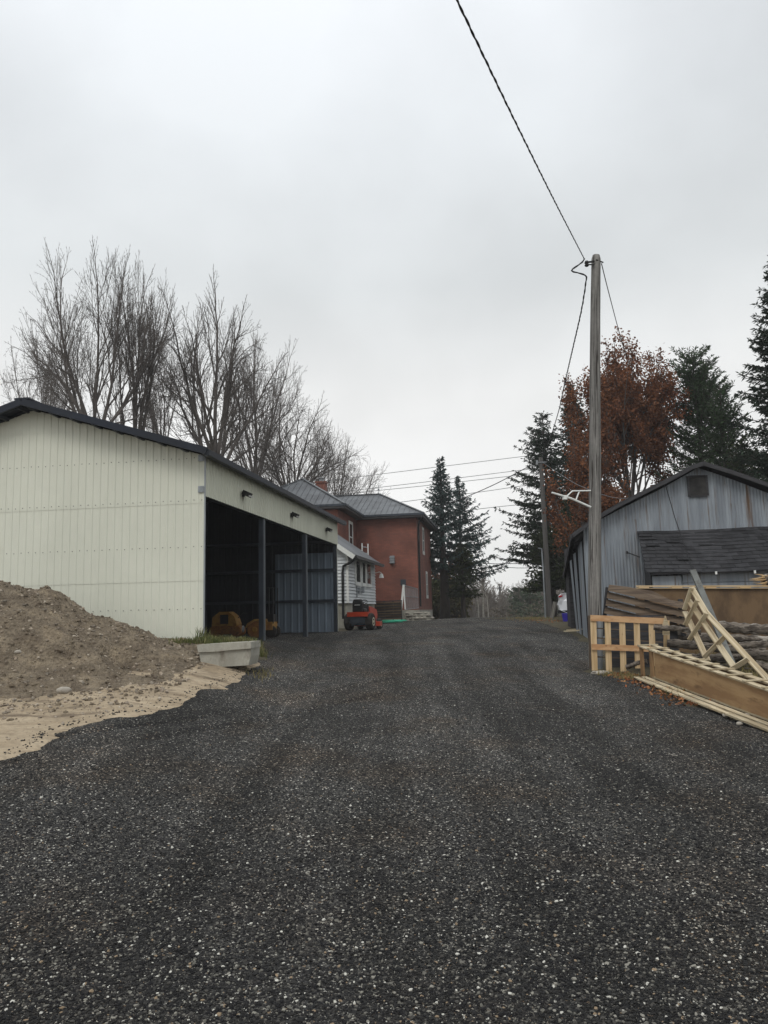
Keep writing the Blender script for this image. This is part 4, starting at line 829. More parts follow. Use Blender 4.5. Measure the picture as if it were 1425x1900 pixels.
# roof: left slope sags and curls down past the wall toward the back
b = MB(); nS, nW = 14, 26; V = []; V2 = []
for i in range(nS+1):
    s_ = -.30+i*7.0/nS; sg_ = max(s_, 0)/6.5
    for j in range(nW+1):
        q = -.27+j*(6.75+.27)/nW; k_ = max(0, (.9-q)/1.17)
        z = (5.06-abs(q-2.9)*(.50 if q < 2.9 else .43))+.05+.02*math.sin(q*2.1+s_)
        z -= k_**2*(.10+.75*sg_**.8)
        q += .20*sg_*k_
        V.append(bp_(q, s_, z)); V2.append(bp_(q, s_, z-.05))
F = [(i*(nW+1)+j, i*(nW+1)+j+1, (i+1)*(nW+1)+j+1, (i+1)*(nW+1)+j) for i in range(nS) for j in range(nW)]
b.add(V, F); b.add(V2, [f_[::-1] for f_ in F]); br_ = b.build('roof', M['asph'], barn)
b = MB()
for j in range(nW): b.beam(V[j]-UP*.04-S_*.02, V[j+1]-UP*.04-S_*.02, .035, .10, up=tuple(UP))
for i in range(nS): b.beam(V[i*(nW+1)]-UP*.04, V[(i+1)*(nW+1)]-UP*.04, .04, .09)
b.build('verge_board', M['old_dark'], br_)
for i in range(12):
    b = MB(); s_ = .1+i*.5; b.beam(bp_(-.2+.05*s_, s_, 3.3-.11*s_), bp_(.5, s_, 3.72-.05*s_), .05, .10); b.build('rafter', M['old_dark'], br_)
# shingled lean-to in front of the barn
t = thing('shingled_lean_to', 'low dark shed with sagging black shingle roof against the blue barn', 'shed', tuple(bp_(3.5, -1, .7)))
def sp(w_, s_, z): return bp_(w_, s_, z)
b = MB(); rows = 12; w0 = 1.36
for r_ in range(rows):
    f0 = r_/rows; f1 = (r_+1.12)/rows
    sA, sB = -2.15+2.1*f0, -2.15+2.1*f1; zA, zB = 2.30+1.13*f0, 2.30+1.13*f1; q = w0-.2*(1-f0) - rnd.random()*.03; 
    sag = lambda w_: -.035*math.sin((w_-1.3)*1.1)**2
    x = q - (r_ % 2)*.17
    while x < 6.4:
        x1 = x+.30; a = max(x, q); dz_ = rnd.uniform(0, .004); cu = rnd.uniform(0, .005) if rnd.random() < .93 else .03
        b.frame(A([0, 0, 0]), E_, S_, UP, (0, 0, 0), (0, 0, 0)) if 0 else None
        P = [sp(a+.004, sA+rnd.uniform(-.012, .012), zA+.028+cu+sag(a)), sp(x1-.004, sA+rnd.uniform(-.012, .012), zA+.028+cu+sag(x1)), sp(x1-.004, sB, zB+.006+dz_+sag(x1)), sp(a+.004, sB, zB+.006+dz_+sag(a))]
        b.prism(P, -UP*.018); x = x1
shr = b.build('roof', M['asph'], t)
b = MB(); b.prism([sp(w0-.14, -2.12, 2.27), sp(6.4, -2.12, 2.27), sp(6.4, -.03, 3.41), sp(w0-.02, -.03, 3.41)], UP*.02); b.build('roof_deck', M['old_dark'], shr)
b = MB(); b.frame(sp(0, -1.85, 0), E_, S_, UP, (1.30, -.05, .5), (6.2, .03, 2.22))
for z in (1.72, 1.96, 2.18): b.frame(sp(0, -1.905, 0), E_, S_, UP, (1.95, -.03, z-.10), (6.2, 0, z+.10))
b.frame(sp(0, -1.91, 0), E_, S_, UP, (1.30, -.05, 1.5), (1.9, 0, 2.24)); b.build('wall', M['barn'], t)
b = MB(); b.prism([sp(1.27, -1.85, .6), sp(1.45, -.03, .6), sp(1.45, -.03, 3.36), sp(1.27, -1.85, 2.26)], E_*.03); b.build('side_wall', M['old_dark'], t)
b = MB(); b.tube([sp(1.05, -.1, 2.92), sp(1.32, -.3, 2.78)], .014, 6); b.lathe(sp(1.03, -.1, 2.92), E_, [(0, .035), (.05, .035)], 8); b.build('hook', M['black'], t)
for x in (2.6, 3.4, 3.75, 4.35, 5.0): b = MB(); b.frame(sp(x, -2.17, 2.27), E_, S_, UP, (-.02, -.02, -.035), (.02, .01, .03)); b.build('eave_clip', M['white'], shr)
tag(MB().tube([on(1233, 893, B0-S_*.05, S_), on(1252, 960, B0-S_*.3, S_), on(1286, 1060, B0-S_*2.2, S_), ], .010, 6).build('loose_cable', M['cable'], base=tuple(bp_(2, -.1, 2))), 'thin dark cable hanging down over the barn gable and black shingle roof', 'cable')

# ------------------------------------------------------------------ poles
def curve3(pts, n=24):
    P = A(pts, float); m = len(P); T = np.linspace(0, m-1, n); out = []
    for t in T:
        i = min(int(t), m-2); f = t-i; p0, p1, p2, p3 = P[max(i-1, 0)], P[i], P[i+1], P[min(i+2, m-1)]
        out.append(.5*((2*p1)+(-p0+p2)*f+(2*p0-5*p1+4*p2-p3)*f*f+(-p0+3*p1-3*p2+p3)*f**3))
    return A(out)
PY = 14.5
pc = [at(1103, 1252, PY), at(1103.5, 1100, PY), at(1104, 900, PY), at(1104, 720, PY), at(1104.5, 600, PY), at(1106, 474, PY)]
pc[0][2] -= .3
t = thing('utility_pole', 'tall weathered grey wooden pole in front of the barn, nearest to the viewer', 'utility pole', tuple(pc[0]+UP*.3))
pp = curve3(pc, 50); rr = np.linspace(.128, .088, 50)*(1+.03*vnoise(np.arange(50)*.4, 2)); rr[-1] = .07
MB().tube(pp, rr, 20).build('shaft', M['pole'], t, smooth=True)
b = MB(); k1 = at(1106, 489, PY); b.beam(k1-A([.06, .1, 0]), k1-A([.24, .12, .03]), .03, .03); b.beam(k1-A([.06, .1, .07]), k1-A([.24, .12, .07]), .02, .02); b.lathe(k1-A([.22, .12, .11]), UP, [(0, .03), (.02, .045), (.05, .03), (.07, .045), (.11, .03)], 12); b.tube([k1-A([.02, .1, -.03]), k1+A([.14, 0, .02])], .014, 6); b.build('insulator_bracket', M['black'], t)
b = MB(); a_ = at(1094, 938, PY-.12)
b.tube([at(1096, 941, PY-.1), at(1060, 925, PY-.2), at(1024, 914, PY-.3)], [.022, .022, .018], 8); b.tube([at(1096, 910.5, PY-.1), at(1062, 911, PY-.15), at(1052, 920.5, PY-.2)], .014, 8); b.tube([at(1075, 911, PY-.12), at(1069, 927, PY-.16)], .014, 8)
b.lathe(at(1048, 924, PY-.22)-UP*.03, UP, [(0, .05), (.08, .04)], 10); b.build('bracket_arm', M['white'], t)
P2 = 37.
pc2 = curve3([at(1020, 1152, P2), at(1013, 1020, P2), at(1003, 849, P2)], 20)
t2 = thing('utility_pole', 'darker leaning wooden pole farther off in front of the spruces', 'utility pole', tuple(pc2[0]))
MB().tube(pc2, np.linspace(.14, .095, 20), 14).build('shaft', M['pole_dk'], t2, smooth=True)
b = MB(); q = pc2[-1]; b.lathe(q-UP*.35-A([.2, .1, 0]), UP, [(0, .05), (.2, .05)], 8); b.beam(q-UP*.25-A([.25, .1, 0]), q-UP*.25+A([.25, -.1, 0]), .05, .05); b.build('insulator_bracket', M['galv'], t2)
b = MB(); c = pc2[12]; b.tube([at(1012, 1147, P2-.25), at(1008, 1060, P2-.25), at(1005, 1018, P2-.2)], .035, 6); b.tube([at(1005, 1018, P2-.2), at(999, 1017, P2-.4)], .03, 6); b.build('conduit', M['galv'], t2)
tp = at(927, 1150, 95); tq = at(927, 1083, 95); q = thing('utility_pole', 'small distant pole rising from the hazy woods beyond the crest', 'utility pole', tuple(tp-UP*2.5))
MB().tube([tp-UP*2.5, tq], .11, 8).build('shaft', M['pole'], q); MB().lathe(tq-UP*.9-A([0, .2, 0]), UP, [(0, .16), (.5, .16)], 10).build('transformer', M['dark_steel'], q)
# cables
def cable(name, pts, r, m, label, n=30, group=None, twist=0):
    P = curve3(pts, n); b = MB()
    if twist:
        L = np.r_[0, np.cumsum(np.linalg.norm(np.diff(P, axis=0), axis=1))]
        m_ = int(L[-1]/twist*8); Q = np.stack([np.interp(np.linspace(0, L[-1], m_), L, P[:, i]) for i in range(3)], 1); a = np.linspace(0, L[-1], m_)/twist*2*np.pi
        for ph, rr_ in ((0, 1), (math.pi, .7)): b.tube(Q+np.stack([np.cos(a+ph), 0*a, np.sin(a+ph)], 1)*r*.6, r*rr_, 6)
    else: b.tube(P, r, 5)
    return tag(b.build(name, m, base=tuple(P[0]), smooth=True), label, 'cable', group)
k = k1-A([.24, .12, .05])
q1 = at(848, 0, 5.2)
cable('service_cable', [q1+(q1-at(905, 120, 6.18))*k_+UP*.02*k_*k_ for k_ in (12, 8, 5, 3, 2, 1)]+[q1, at(905, 120, 6.18), at(962, 238, 7.62), at(1030, 375, 10.3), at(1084, 480, 14.3)], .0076, M['cable'], 'thick twisted black cable running overhead down to the near pole top', 80, twist=.36)
cable('service_cable', [at(1084, 480, 14.3), at(1080, 487, 14.2), at(1060, 502, 14.1), at(1076, 507, 14.1), at(1087, 512, 14.2), at(1087, 525, 14.35), at(1078, 580, 15.5), at(1062, 650, 18), at(1046, 720, 22), at(1036, 765, 26), at(1020, 815, 32), at(1003, 852, 37)], .012, M['cable'], 'looped black cable dropping from the near pole top to the farther pole', 70, twist=.45)
cable('guy_wire', [at(1116, 489, 14.6), at(1130, 545, 16.6), at(1150, 620, 21), at(1165, 665, 26), at(1180, 700, 33)], .010, M['cable'], 'thin black wire slanting from the near pole top down behind the rust-leaved oak', 30)
cable('house_cable', [at(1002, 854, 37), at(965, 874, 37.5), at(915, 900, 38.2), at(850, 928, 39), at(790, 950, 40)], .022, M['wire_dk'], 'dark cable from the farther pole down to the red house eave', 24)
cable('house_cable', [at(1004, 856, 37), at(1040, 880, 30), at(1080, 903, 22), at(1160, 925, 19.6), at(1235, 893, 19.3)], .008, M['wire'], 'pale wire from the farther pole across to the barn gable', 24)
lw = [((640, 888), (800, 868), (1003, 843), 'uppermost pale line crossing the sky between house roof and far pole'), ((640, 912), (800, 893), (1003, 868), 'second pale line down crossing the sky behind the blue spruce'), ((640, 917), (800, 900), (1003, 877), 'third pale line down crossing the sky behind the blue spruce'), ((780, 927), (890, 913), (1003, 897), 'short pale line passing behind the blue spruce top'), ((800, 956), (900, 943), (1003, 932), 'faint pale line at mid height of the blue spruce'), ((860, 1049), (930, 1046), (1003, 1043), 'dark line low over the driveway crest, uppermost of the low pair'), ((860, 1052), (930, 1052.5), (1003, 1052), 'faint line low over the driveway crest, lowest of the low pair')]
for i, (a, b_, c, lb) in enumerate(lw):
    Yd = 56; cable('power_line', [at(a[0]-250, a[1]+32, Yd), at(*a, Yd), at(*b_, Yd), at(*c, Yd), at(c[0]+200, c[1]-24, Yd)], .021 if i < 5 else .024, M['wire'] if i != 5 else M['wire_dk'], lb, 20, group='overhead lines beyond the driveway')

# ------------------------------------------------------------------ timber pile on the right
def pxbeam(b, a, c, wd, th, up=(0, 1, 0)): b.beam(at(*a), at(*c), wd, th, up=up)
Q = 13.75
t = thing('pallet', 'upright pale slatted pallet with tan cross rails standing beside the near pole', 'pallet', tuple(at(1100, 1250, Q)))
for i, x in enumerate((1101, 1127.5, 1154.5, 1181.5, 1209, 1237)):
    b = MB(); yb = (1244, 1246, 1252, 1240, 1236, 1205)[i]
    pxbeam(b, (x-.5, 1147+i*.9, Q), (x+(2.5 if i < 5 else 0), yb, Q+.03), .103, .018); b.build('slat', M['pale_wood'], t)
for (a, c, h_) in (((1095, 1146.5, Q), (1231, 1152.5, Q), .105), ((1097, 1200, Q), (1205, 1204, Q), .10)):
    b = MB(); b.beam(at(*a)-A([0, .022, 0]), at(*c)-A([0, .022, 0]), .02, h_); b.build('rail', M['tan_wood'], t)
b = MB(); pxbeam(b, (1093.5, 1142, Q+.08), (1096.5, 1240, Q+.08), .03, .12)
for y0 in (1165, 1183, 1218): pxbeam(b, (1098, y0, Q+.14), (1236, y0+9, Q+.14), .012, .02, (0, 0, 1))
b.build('rear_frame', M['brown_board'], t)
b = MB(); b.tube([at(1114, 1145, Q+.35), at(1113, 1243, Q+.35)], .05, 10); tag(b.build('grey_pipe', M['galv'], base=tuple(at(1113, 1243, Q+.35))), 'vertical grey pipe just behind the upright slatted pallet', 'pipe')
b = MB(); d0, d1 = at(1126, 1143, 14.35), at(1262, 1240, 14.2); b.prism([d0, A([d1[0], d1[1], d0[2]]), d1, A([d0[0], d0[1], d1[2]])], A([0, .03, 0])); tag(b.build('shade_sheet', M['old_dark'], base=tuple((d0+d1)/2)), 'added black sheet standing in for the shade right behind the upright slatted pallet', 'board')  # added sheet, its black colour fills in the shade behind the pallet
# dark weathered board panel leaning behind it
t = thing('board_panel', 'dark weathered plank panel leaning behind the upright slatted pallet', 'crate panel', tuple(at(1200, 1160, 14.4)))
TLs = [(1131, 1085), (1128, 1098), (1126, 1112), (1124, 1126), (1121, 1140)]; TRs = [(1274, 1118), (1273, 1133), (1273, 1148), (1274, 1163), (1275, 1178)]
mids = [(1213, 1098), None]
for i in range(4):
    b = MB(); g_ = 2.2
    a0, a1, c0, c1 = at(*TLs[i], 14.7), at(TLs[i+1][0], TLs[i+1][1]-g_, 14.6), at(*TRs[i], 14.1), at(TRs[i+1][0], TRs[i+1][1]-g_, 14.0)
    if i == 0:
        P = [a0, at(1165, 1089, 14.55), at(1213, 1097.5, 14.38), at(1247, 1114, 14.22), c0, c1, a1]; V = P+[p+A([0, .025, .004]) for p in P]; n_ = 7
        lc = [(((p-a0)@A([1, 0, 0])), 0, p[2]+i*7) for p in V]; b.add(V, [tuple(range(n_)), tuple(range(n_, 2*n_))[::-1]]+[(j, (j+1) % n_, n_+(j+1) % n_, n_+j) for j in range(n_)], lc)
    else:
        P = [a0, c0, c1, a1]; V = P+[p+A([0, .025, .004]) for p in P]; lc = [(((p-a0)@A([1, 0, 0])), 0, p[2]+i*7) for p in V]; b.add(V, [(0, 1, 2, 3), (7, 6, 5, 4), (0, 4, 5, 1), (1, 5, 6, 2), (2, 6, 7, 3), (3, 7, 4, 0)], lc)
    b.build('plank', M['brown_board'], t)
b = MB(); pxbeam(b, (1127, 1090, 14.75), (1118, 1180, 14.7), .06, .06); pxbeam(b, (1262, 1112, 14.2), (1268, 1180, 14.1), .08, .05); pxbeam(b, (1200, 1100, 14.5), (1203, 1175, 14.4), .08, .05); b.build('batten', M['old_dark'], t)
# long plywood crate behind
t = thing('plywood_crate', 'long dark plywood crate with a pallet top edge standing before the black-roofed lean-to', 'crate', tuple(at(1300, 1170, 15.6)))
c0 = at(1183, 1092, 15.9); c1 = at(1520, 1092, 15.1); u_ = c1-c0; L_ = np.linalg.norm(u_); u_ /= L_; v_ = np.cross(UP, u_)
b = MB(); b.frame(c0, u_, v_, UP, (0, 0, -1.3), (L_, .025, 0)); b.frame(c0, u_, v_, UP, (0, .03, -1.3), (.03, .9, 0)); b.frame(c0, u_, v_, UP, (0, .9, -1.3), (L_, .93, 0)); b.build('side_sheet', M['ply_dark'], t)
b = MB(); b.frame(c0, u_, v_, UP, (-.03, -.06, .035), (L_, .02, .06)); b.frame(c0, u_, v_, UP, (-.03, -.06, 0.001), (L_, .02, .012)); b.build('top_rail', M['pale_wood'], t)
b = MB()
for k in range(9): b.frame(c0, u_, v_, UP, (.02+k*.64, -.05, .0125), (.22+k*.64, .9, .0345))
b.build('top_slats', M['pale_wood'], t)
# twisted pallet lattice
t = thing('twisted_pallet', 'twisted pale pallet lattice propped steeply over the timber pile', 'pallet', tuple(at(1390, 1240, 11.6)))
Rr_ = [(1283, 1090, 12.9), (1293, 1113, 12.75), (1312, 1140, 12.5), (1344, 1178, 12.1), (1388, 1223, 11.5), (1426, 1262, 11.0)]
Rm_ = [(1277, 1113, 13.0), (1285, 1138, 12.85), (1303, 1168, 12.6), (1333, 1207, 12.2), (1362, 1238, 11.7)]
Rl_ = [(1271, 1135, 13.1), (1276, 1165, 12.95), (1290, 1198, 12.7), (1313, 1226, 12.3)]
def strip(b, pts, wd, th, nrm=(0, 1, .15)):
    Q_ = A([at(*p) for p in pts]); Q_ = Q_[[0, 2, -1]] if len(Q_) > 5 else Q_[[0, -1]]; tt_ = np.linspace(0, len(Q_)-1, 12); P = np.stack([np.interp(tt_, np.arange(len(Q_)), Q_[:, i_]) for i_ in range(3)], 1); T = np.gradient(P, axis=0); T /= np.linalg.norm(T, axis=1)[:, None]; n_ = A(nrm, float); V = []; L = []; d = 0
    for i, p in enumerate(P):
        s_ = np.cross(T[i], n_); s_ /= np.linalg.norm(s_); m_ = np.cross(s_, T[i]); d += .1
        for a_, c_ in ((-1, -1), (1, -1), (1, 1), (-1, 1)): V.append(p+s_*wd/2*a_+m_*th/2*c_); L.append((d+pts[0][0], a_*wd/2, c_*th/2))
    F = [(i*4+j, i*4+(j+1) % 4, i*4+4+(j+1) % 4, i*4+4+j) for i in range(11) for j in range(4)]+[(0, 1, 2, 3), (44, 45, 46, 47)]
    b.add(V, F, L)
for r_ in (Rr_, Rm_, Rl_): b = MB(); strip(b, r_, .095, .022); b.build('rail', M['old_pale'], t)
for a, c in (((1283, 1091, 12.85), (1270, 1131, 13.05)), ((1294, 1114, 12.7), (1271, 1160, 12.95)), ((1311, 1138, 12.44), (1279, 1187, 12.8)), ((1346, 1180, 12.03), (1306, 1220, 12.3)), ((1388, 1223, 11.42), (1357, 1242, 11.6))):
    b = MB(); pxbeam(b, (a[0], a[1], a[2]-.04), (c[0], c[1], c[2]-.04), .072, .022, (0, 1, .15)); b.build('slat', M['old_pale'], t)
# long crate lying along the driveway edge
t = thing('long_crate', 'long narrow plywood crate with ladder-like pale slatted top lying along the driveway edge', 'crate', tuple(A([4.45, 10.6, G(4.4, 10.6)])))
fF = (at(1184, 1199, 13.2), at(1424, 1281, 8.95)); fB = (at(1216, 1191, 13.2), at(1424, 1258, 9.35))
dirn = fF[1]-fF[0]; ext = .9/np.linalg.norm(dirn); fF = (fF[0], fF[1]+dirn*ext); dB = fB[1]-fB[0]; W_ = A([.33, .08, .0]); fB = (fF[0]+W_, fF[1]+W_)
Tt = lambda f, g: (fF[0]*(1-f)+fF[1]*f)*(1-g)+(fB[0]*(1-f)+fB[1]*f)*g
for g in (.14, .86): b = MB(); b.beam(Tt(0, g), Tt(1, g), .098, .02); b.build('top_rail', M['old_pale'], t)
for k in range(12): f = .005+k/11.*.985; b = MB(); b.beam(Tt(f, -.05)+UP*.021, Tt(min(f+.0, 1), 1.05)+UP*.021, .05, .016); b.build('top_slat', M['old_pale'], t)
def low(p, m=.36): return A([p[0], p[1], G(p[0], p[1])+.05])
b = MB(); f0 = .13; pts = [Tt(f0, .06)-UP*.012, Tt(1, .06)-UP*.012]; lo = [low(pts[0]), low(pts[1])]; L_ = np.linalg.norm(pts[1]-pts[0])
V = [pts[0], pts[1], lo[1], lo[0]]; V = V+[p+A([.022, 0, 0]) for p in V]; b.add(V, [(0, 1, 2, 3), (7, 6, 5, 4), (0, 4, 5, 1), (1, 5, 6, 2), (2, 6, 7, 3), (3, 7, 4, 0)], [(0, 0, .36), (L_, 0, .36), (L_, 0, 0), (0, 0, 0)]*2); b.build('side_panel', M['ply'], t)
b = MB(); p_ = [Tt(f0, .95)-UP*.012, Tt(1, .95)-UP*.012]; lo = [low(p_[0]), low(p_[1])]; V = [p_[0], p_[1], lo[1], lo[0]]; V = V+[p+A([.022, 0, 0]) for p in V]; b.add(V, [(0, 1, 2, 3), (7, 6, 5, 4), (0, 4, 5, 1), (1, 5, 6, 2), (2, 6, 7, 3), (3, 7, 4, 0)], [(9, 0, .36), (L_+9, 0, .36), (L_+9, 0, 0), (9, 0, 0)]*2); b.build('side_panel', M['ply'], t)
for f, g in ((.012, .1), (.10, .1), (.012, .9)):
    b = MB(); p = Tt(f, g)-UP*.012; b.beam(low(p)-UP*.05, p, .13, .03, up=(1, 0, 0)); b.build('leg', M['ply'], t)
for dx in (-.24, -.11, .06):
    b = MB(); q0, q1 = low(Tt(.10, 0))+A([dx, 0, -.02]), low(Tt(1, 0))+A([dx, 0, -.02]); n_ = 10
    for j in range(n_): f, g = j/n_, (j+.999)/n_; a, c = q0*(1-f)+q1*f, q0*(1-g)+q1*g; a[2] = G(a[0], a[1])+.045; c[2] = G(c[0], c[1])+.045; b.beam(a, c, .085, .022)
    b.build('base_runner', M['old_pale'], t)
for k in range(9): b = MB(); f = .12+k*.105; p = low(Tt(f, 0)); b.beam(p+A([-.26, 0, -.028]), p+A([.35, 0, -.028]), .09, .02); b.build('base_board', M['brown_board'], t)
# post, logs, stake, splintered trunk
b = MB(); pxbeam(b, (1285, 1058, 13.5), (1361, 1238, 12.75), .10, .05, (0, 1, 0)); tag(b.build('metal_post', M['post'], base=tuple(at(1361, 1238, 12.75))), 'grey steel post leaning diagonally through the timber pile', 'post')
b = MB(); bs = at(1237, 1178, 13.55); b.prism([bs+A([x, 0, z]) for x, z in ((-.055, 0), (.055, 0), (.05, .17), (.005, .33), (-.045, .17))], A([0, .05, 0])); tag(b.build('stake', M['old_pale'], base=tuple(bs)), 'short pointed pale stake at the right end of the upright pallet', 'stake')
logs = [((1213, 1163, 13.45), (1300, 1172, 13.3), .048, 'thin dark log poking out over the upright pallet, upper left of the pile'), ((1333, 1162, 13.7), (1470, 1172, 13.4), .098, 'thick grey-barked log lying highest at the right of the timber pile'), ((1238, 1194, 13.7), (1420, 1208, 13.3), .075, 'dark log just under the thick top log'), ((1372, 1197, 13.0), (1480, 1196, 12.7), .055, 'lichen-spotted branch crossing near the right picture edge'), ((1380, 1213, 13.2), (1490, 1222, 12.9), .085, 'brown broken log below the lichen-spotted branch'), ((1162, 1237, 13.7), (1200, 1226, 13.5), .04, 'small grey log lying behind the foot of the upright pallet'), ((1240, 1224, 14.0), (1430, 1216, 13.7), .085, 'dark log at the bottom of the pile behind the twisted pallet'), ((1230, 1178, 14.4), (1440, 1190, 14.1), .085, 'shaded log at the back of the pile before the plywood crate'), ((1402, 1232, 12.6), (1490, 1262, 12.3), .07, 'dark log sloping down at the right picture edge')]
for a, c, r_, lb in logs:
    p, q = at(*a), at(*c); n_ = 26; P = [p*(1-f)+q*f+UP*.008*math.sin(f*7+r_*90) for f in np.linspace(0, 1, n_)]; rr = [r_*(1+.12*math.sin(i*1.7+r_*50)) for i in range(n_)]
    lt2 = MB().tube(P, rr, 16); v_ = lt2.v[0]; ax2 = np.repeat(A(P), 16, 0); v_ += (v_-ax2)*(.20*fbm(v_[:, 0]*3.5+v_[:, 2]*5, v_[:, 2]*9+v_[:, 1]*7, 3))[:, None]; lg = lt2.build('log', M['log'], base=tuple(p), smooth=False); tag(lg, lb, 'log', 'logs in the timber pile')
c = at(1417, 1082, 15.5); t = thing('splintered_trunk', 'splintered pale broken trunk end lying on the crate top at the right picture edge', 'broken trunk', tuple(c))
MB().tube([c+A([.02, 0, .06]), c+A([.5, .1, .09]), c+A([1.3, .2, .06])], [.12, .15, .15], 14).build('trunk', M['log'], t, smooth=True)
b = MB()
for i in range(26):
    p = c+A([.05, rnd.uniform(-.08, .08), .03+rnd.uniform(-.10, .14)]); q = p+A([-rnd.uniform(.06, .32), rnd.uniform(-.03, .03), rnd.uniform(-.05, .04)]); b.tube([p, (p+q)/2, q], [.012, .009, .002], 4)
b.build('splinters', M['pale_wood'], t)
b = MB(); 
for i in range(60):
    x = rnd.uniform(4.9, 6.6); y = rnd.uniform(12.9, 14.4); a = rnd.uniform(0, 3.1); L_ = rnd.uniform(.1, .5); z = float(G(x, y))+rnd.uniform(.02, .35); b.tube([(x, y, z), (x+L_*math.cos(a), y+L_*math.sin(a)*.3, z+rnd.uniform(-.08, .08))], rnd.uniform(.006, .02), 5)
tag(b.build('brush', M['log']), kind='stuff')
# scrap by the barn corner
for (px, py, Yd, dx, dy, lb) in ((1052, 1163, 22, .55, .1, 'pale split board lying on the gravel by the barn corner'), (1046, 1168, 21.4, .45, -.15, 'shorter dull board lying in front of the pale split board by the barn corner')):
    p = at(px, py, Yd); p[2] = G(p[0], p[1])+.05; b = MB(); b.beam(p, p+A([dx, dy, .02]), .10, .03); tag(b.build('scrap_board', M['old_pale'], base=tuple(p)), lb, 'board')
c = at(1051, 1150, 29.8); c[2] = G(c[0], c[1])+.02; b = MB(); b.lathe(c, UP, [(0, .13), (.28, .17), (.30, .18), (.31, .165)], 16); tag(b.build('plastic_tub', M['blue_tub'], base=tuple(c)), 'blue plastic tub on the ground behind the white car', 'tub')

# ------------------------------------------------------------------ white car behind the barn
c = A([6.92, 31.4, 0]); c[2] = G(c[0], c[1])+.02; t = thing('parked_car', 'white car parked behind the barn, only its rear end showing', 'car', tuple(c))
X_, Y_ = A([.98, -.20, 0]), A([.20, .98, 0])
prof = [(.04, .42), (.0, .62), (.06, .80), (.05, .98), (.14, 1.06), (.55, 1.12), (1.15, 1.42), (2.3, 1.44), (3.05, 1.06), (4.2, .93), (4.45, .70), (4.42, .38), (4.2, .28), (.35, .28)]
secs = [(-.86, .86, .0), (-.90, .97, .0), (-.84, 1, .0), (.84, 1, .0), (.90, .97, .0), (.86, .86, 0)]
V = []; n_ = len(prof)
for y, k_, _ in ((-.80, .93, 0), (-.88, .985, 0), (-.70, 1, 0), (.70, 1, 0), (.88, .985, 0), (.80, .93, 0)):
    for a, z in prof: 
        yy = y*(1 if z < 1.1 else .80); V.append(c+X_*(2.2+(a-2.2)*k_)+Y_*yy+UP*(.28+(z-.28)*(k_ if z > .5 else 1)))
F = [(i*n_+j, i*n_+(j+1) % n_, (i+1)*n_+(j+1) % n_, (i+1)*n_+j) for i in range(5) for j in range(n_)]+[tuple(range(n_)), tuple(range(5*n_, 6*n_))[::-1]]
body = MB().add(V, F).build('body', M['carwhite'], t, smooth=False)
b = MB(); b.prism([c+X_*a-Y_*.73+UP*z for a, z in ((.80, 1.12), (1.25, 1.36), (2.2, 1.38), (2.85, 1.08))], -Y_*.02); b.build('side_window', M['glass'], body)
for f_ in (.85, 3.55):
    b = MB(); b.lathe(c+X_*f_-Y_*.90+UP*.33, Y_, [(0, .2), (.0, .30), (.03, .335), (.20, .335), (.22, .3)], 24); wh = b.build('wheel', M['rubber'], t); MB().lathe(c+X_*f_-Y_*.91+UP*.33, Y_, [(0, .18), (.02, .21), (.05, .21)], 16).build('rim', M['galv'], wh)
b = MB(); b.prism([c+X_*a-Y_*.895+UP*z for a, z in ((.05, .90), (.06, .975), (.22, .985), (.17, .92))], Y_*.2); b.build('tail_light', M['redlens'], t)
b = MB(); b.frame(c, X_, Y_, UP, (-.01, -.86, .28), (.5, .86, .40)); b.build('bumper_trim', M['black'], t)

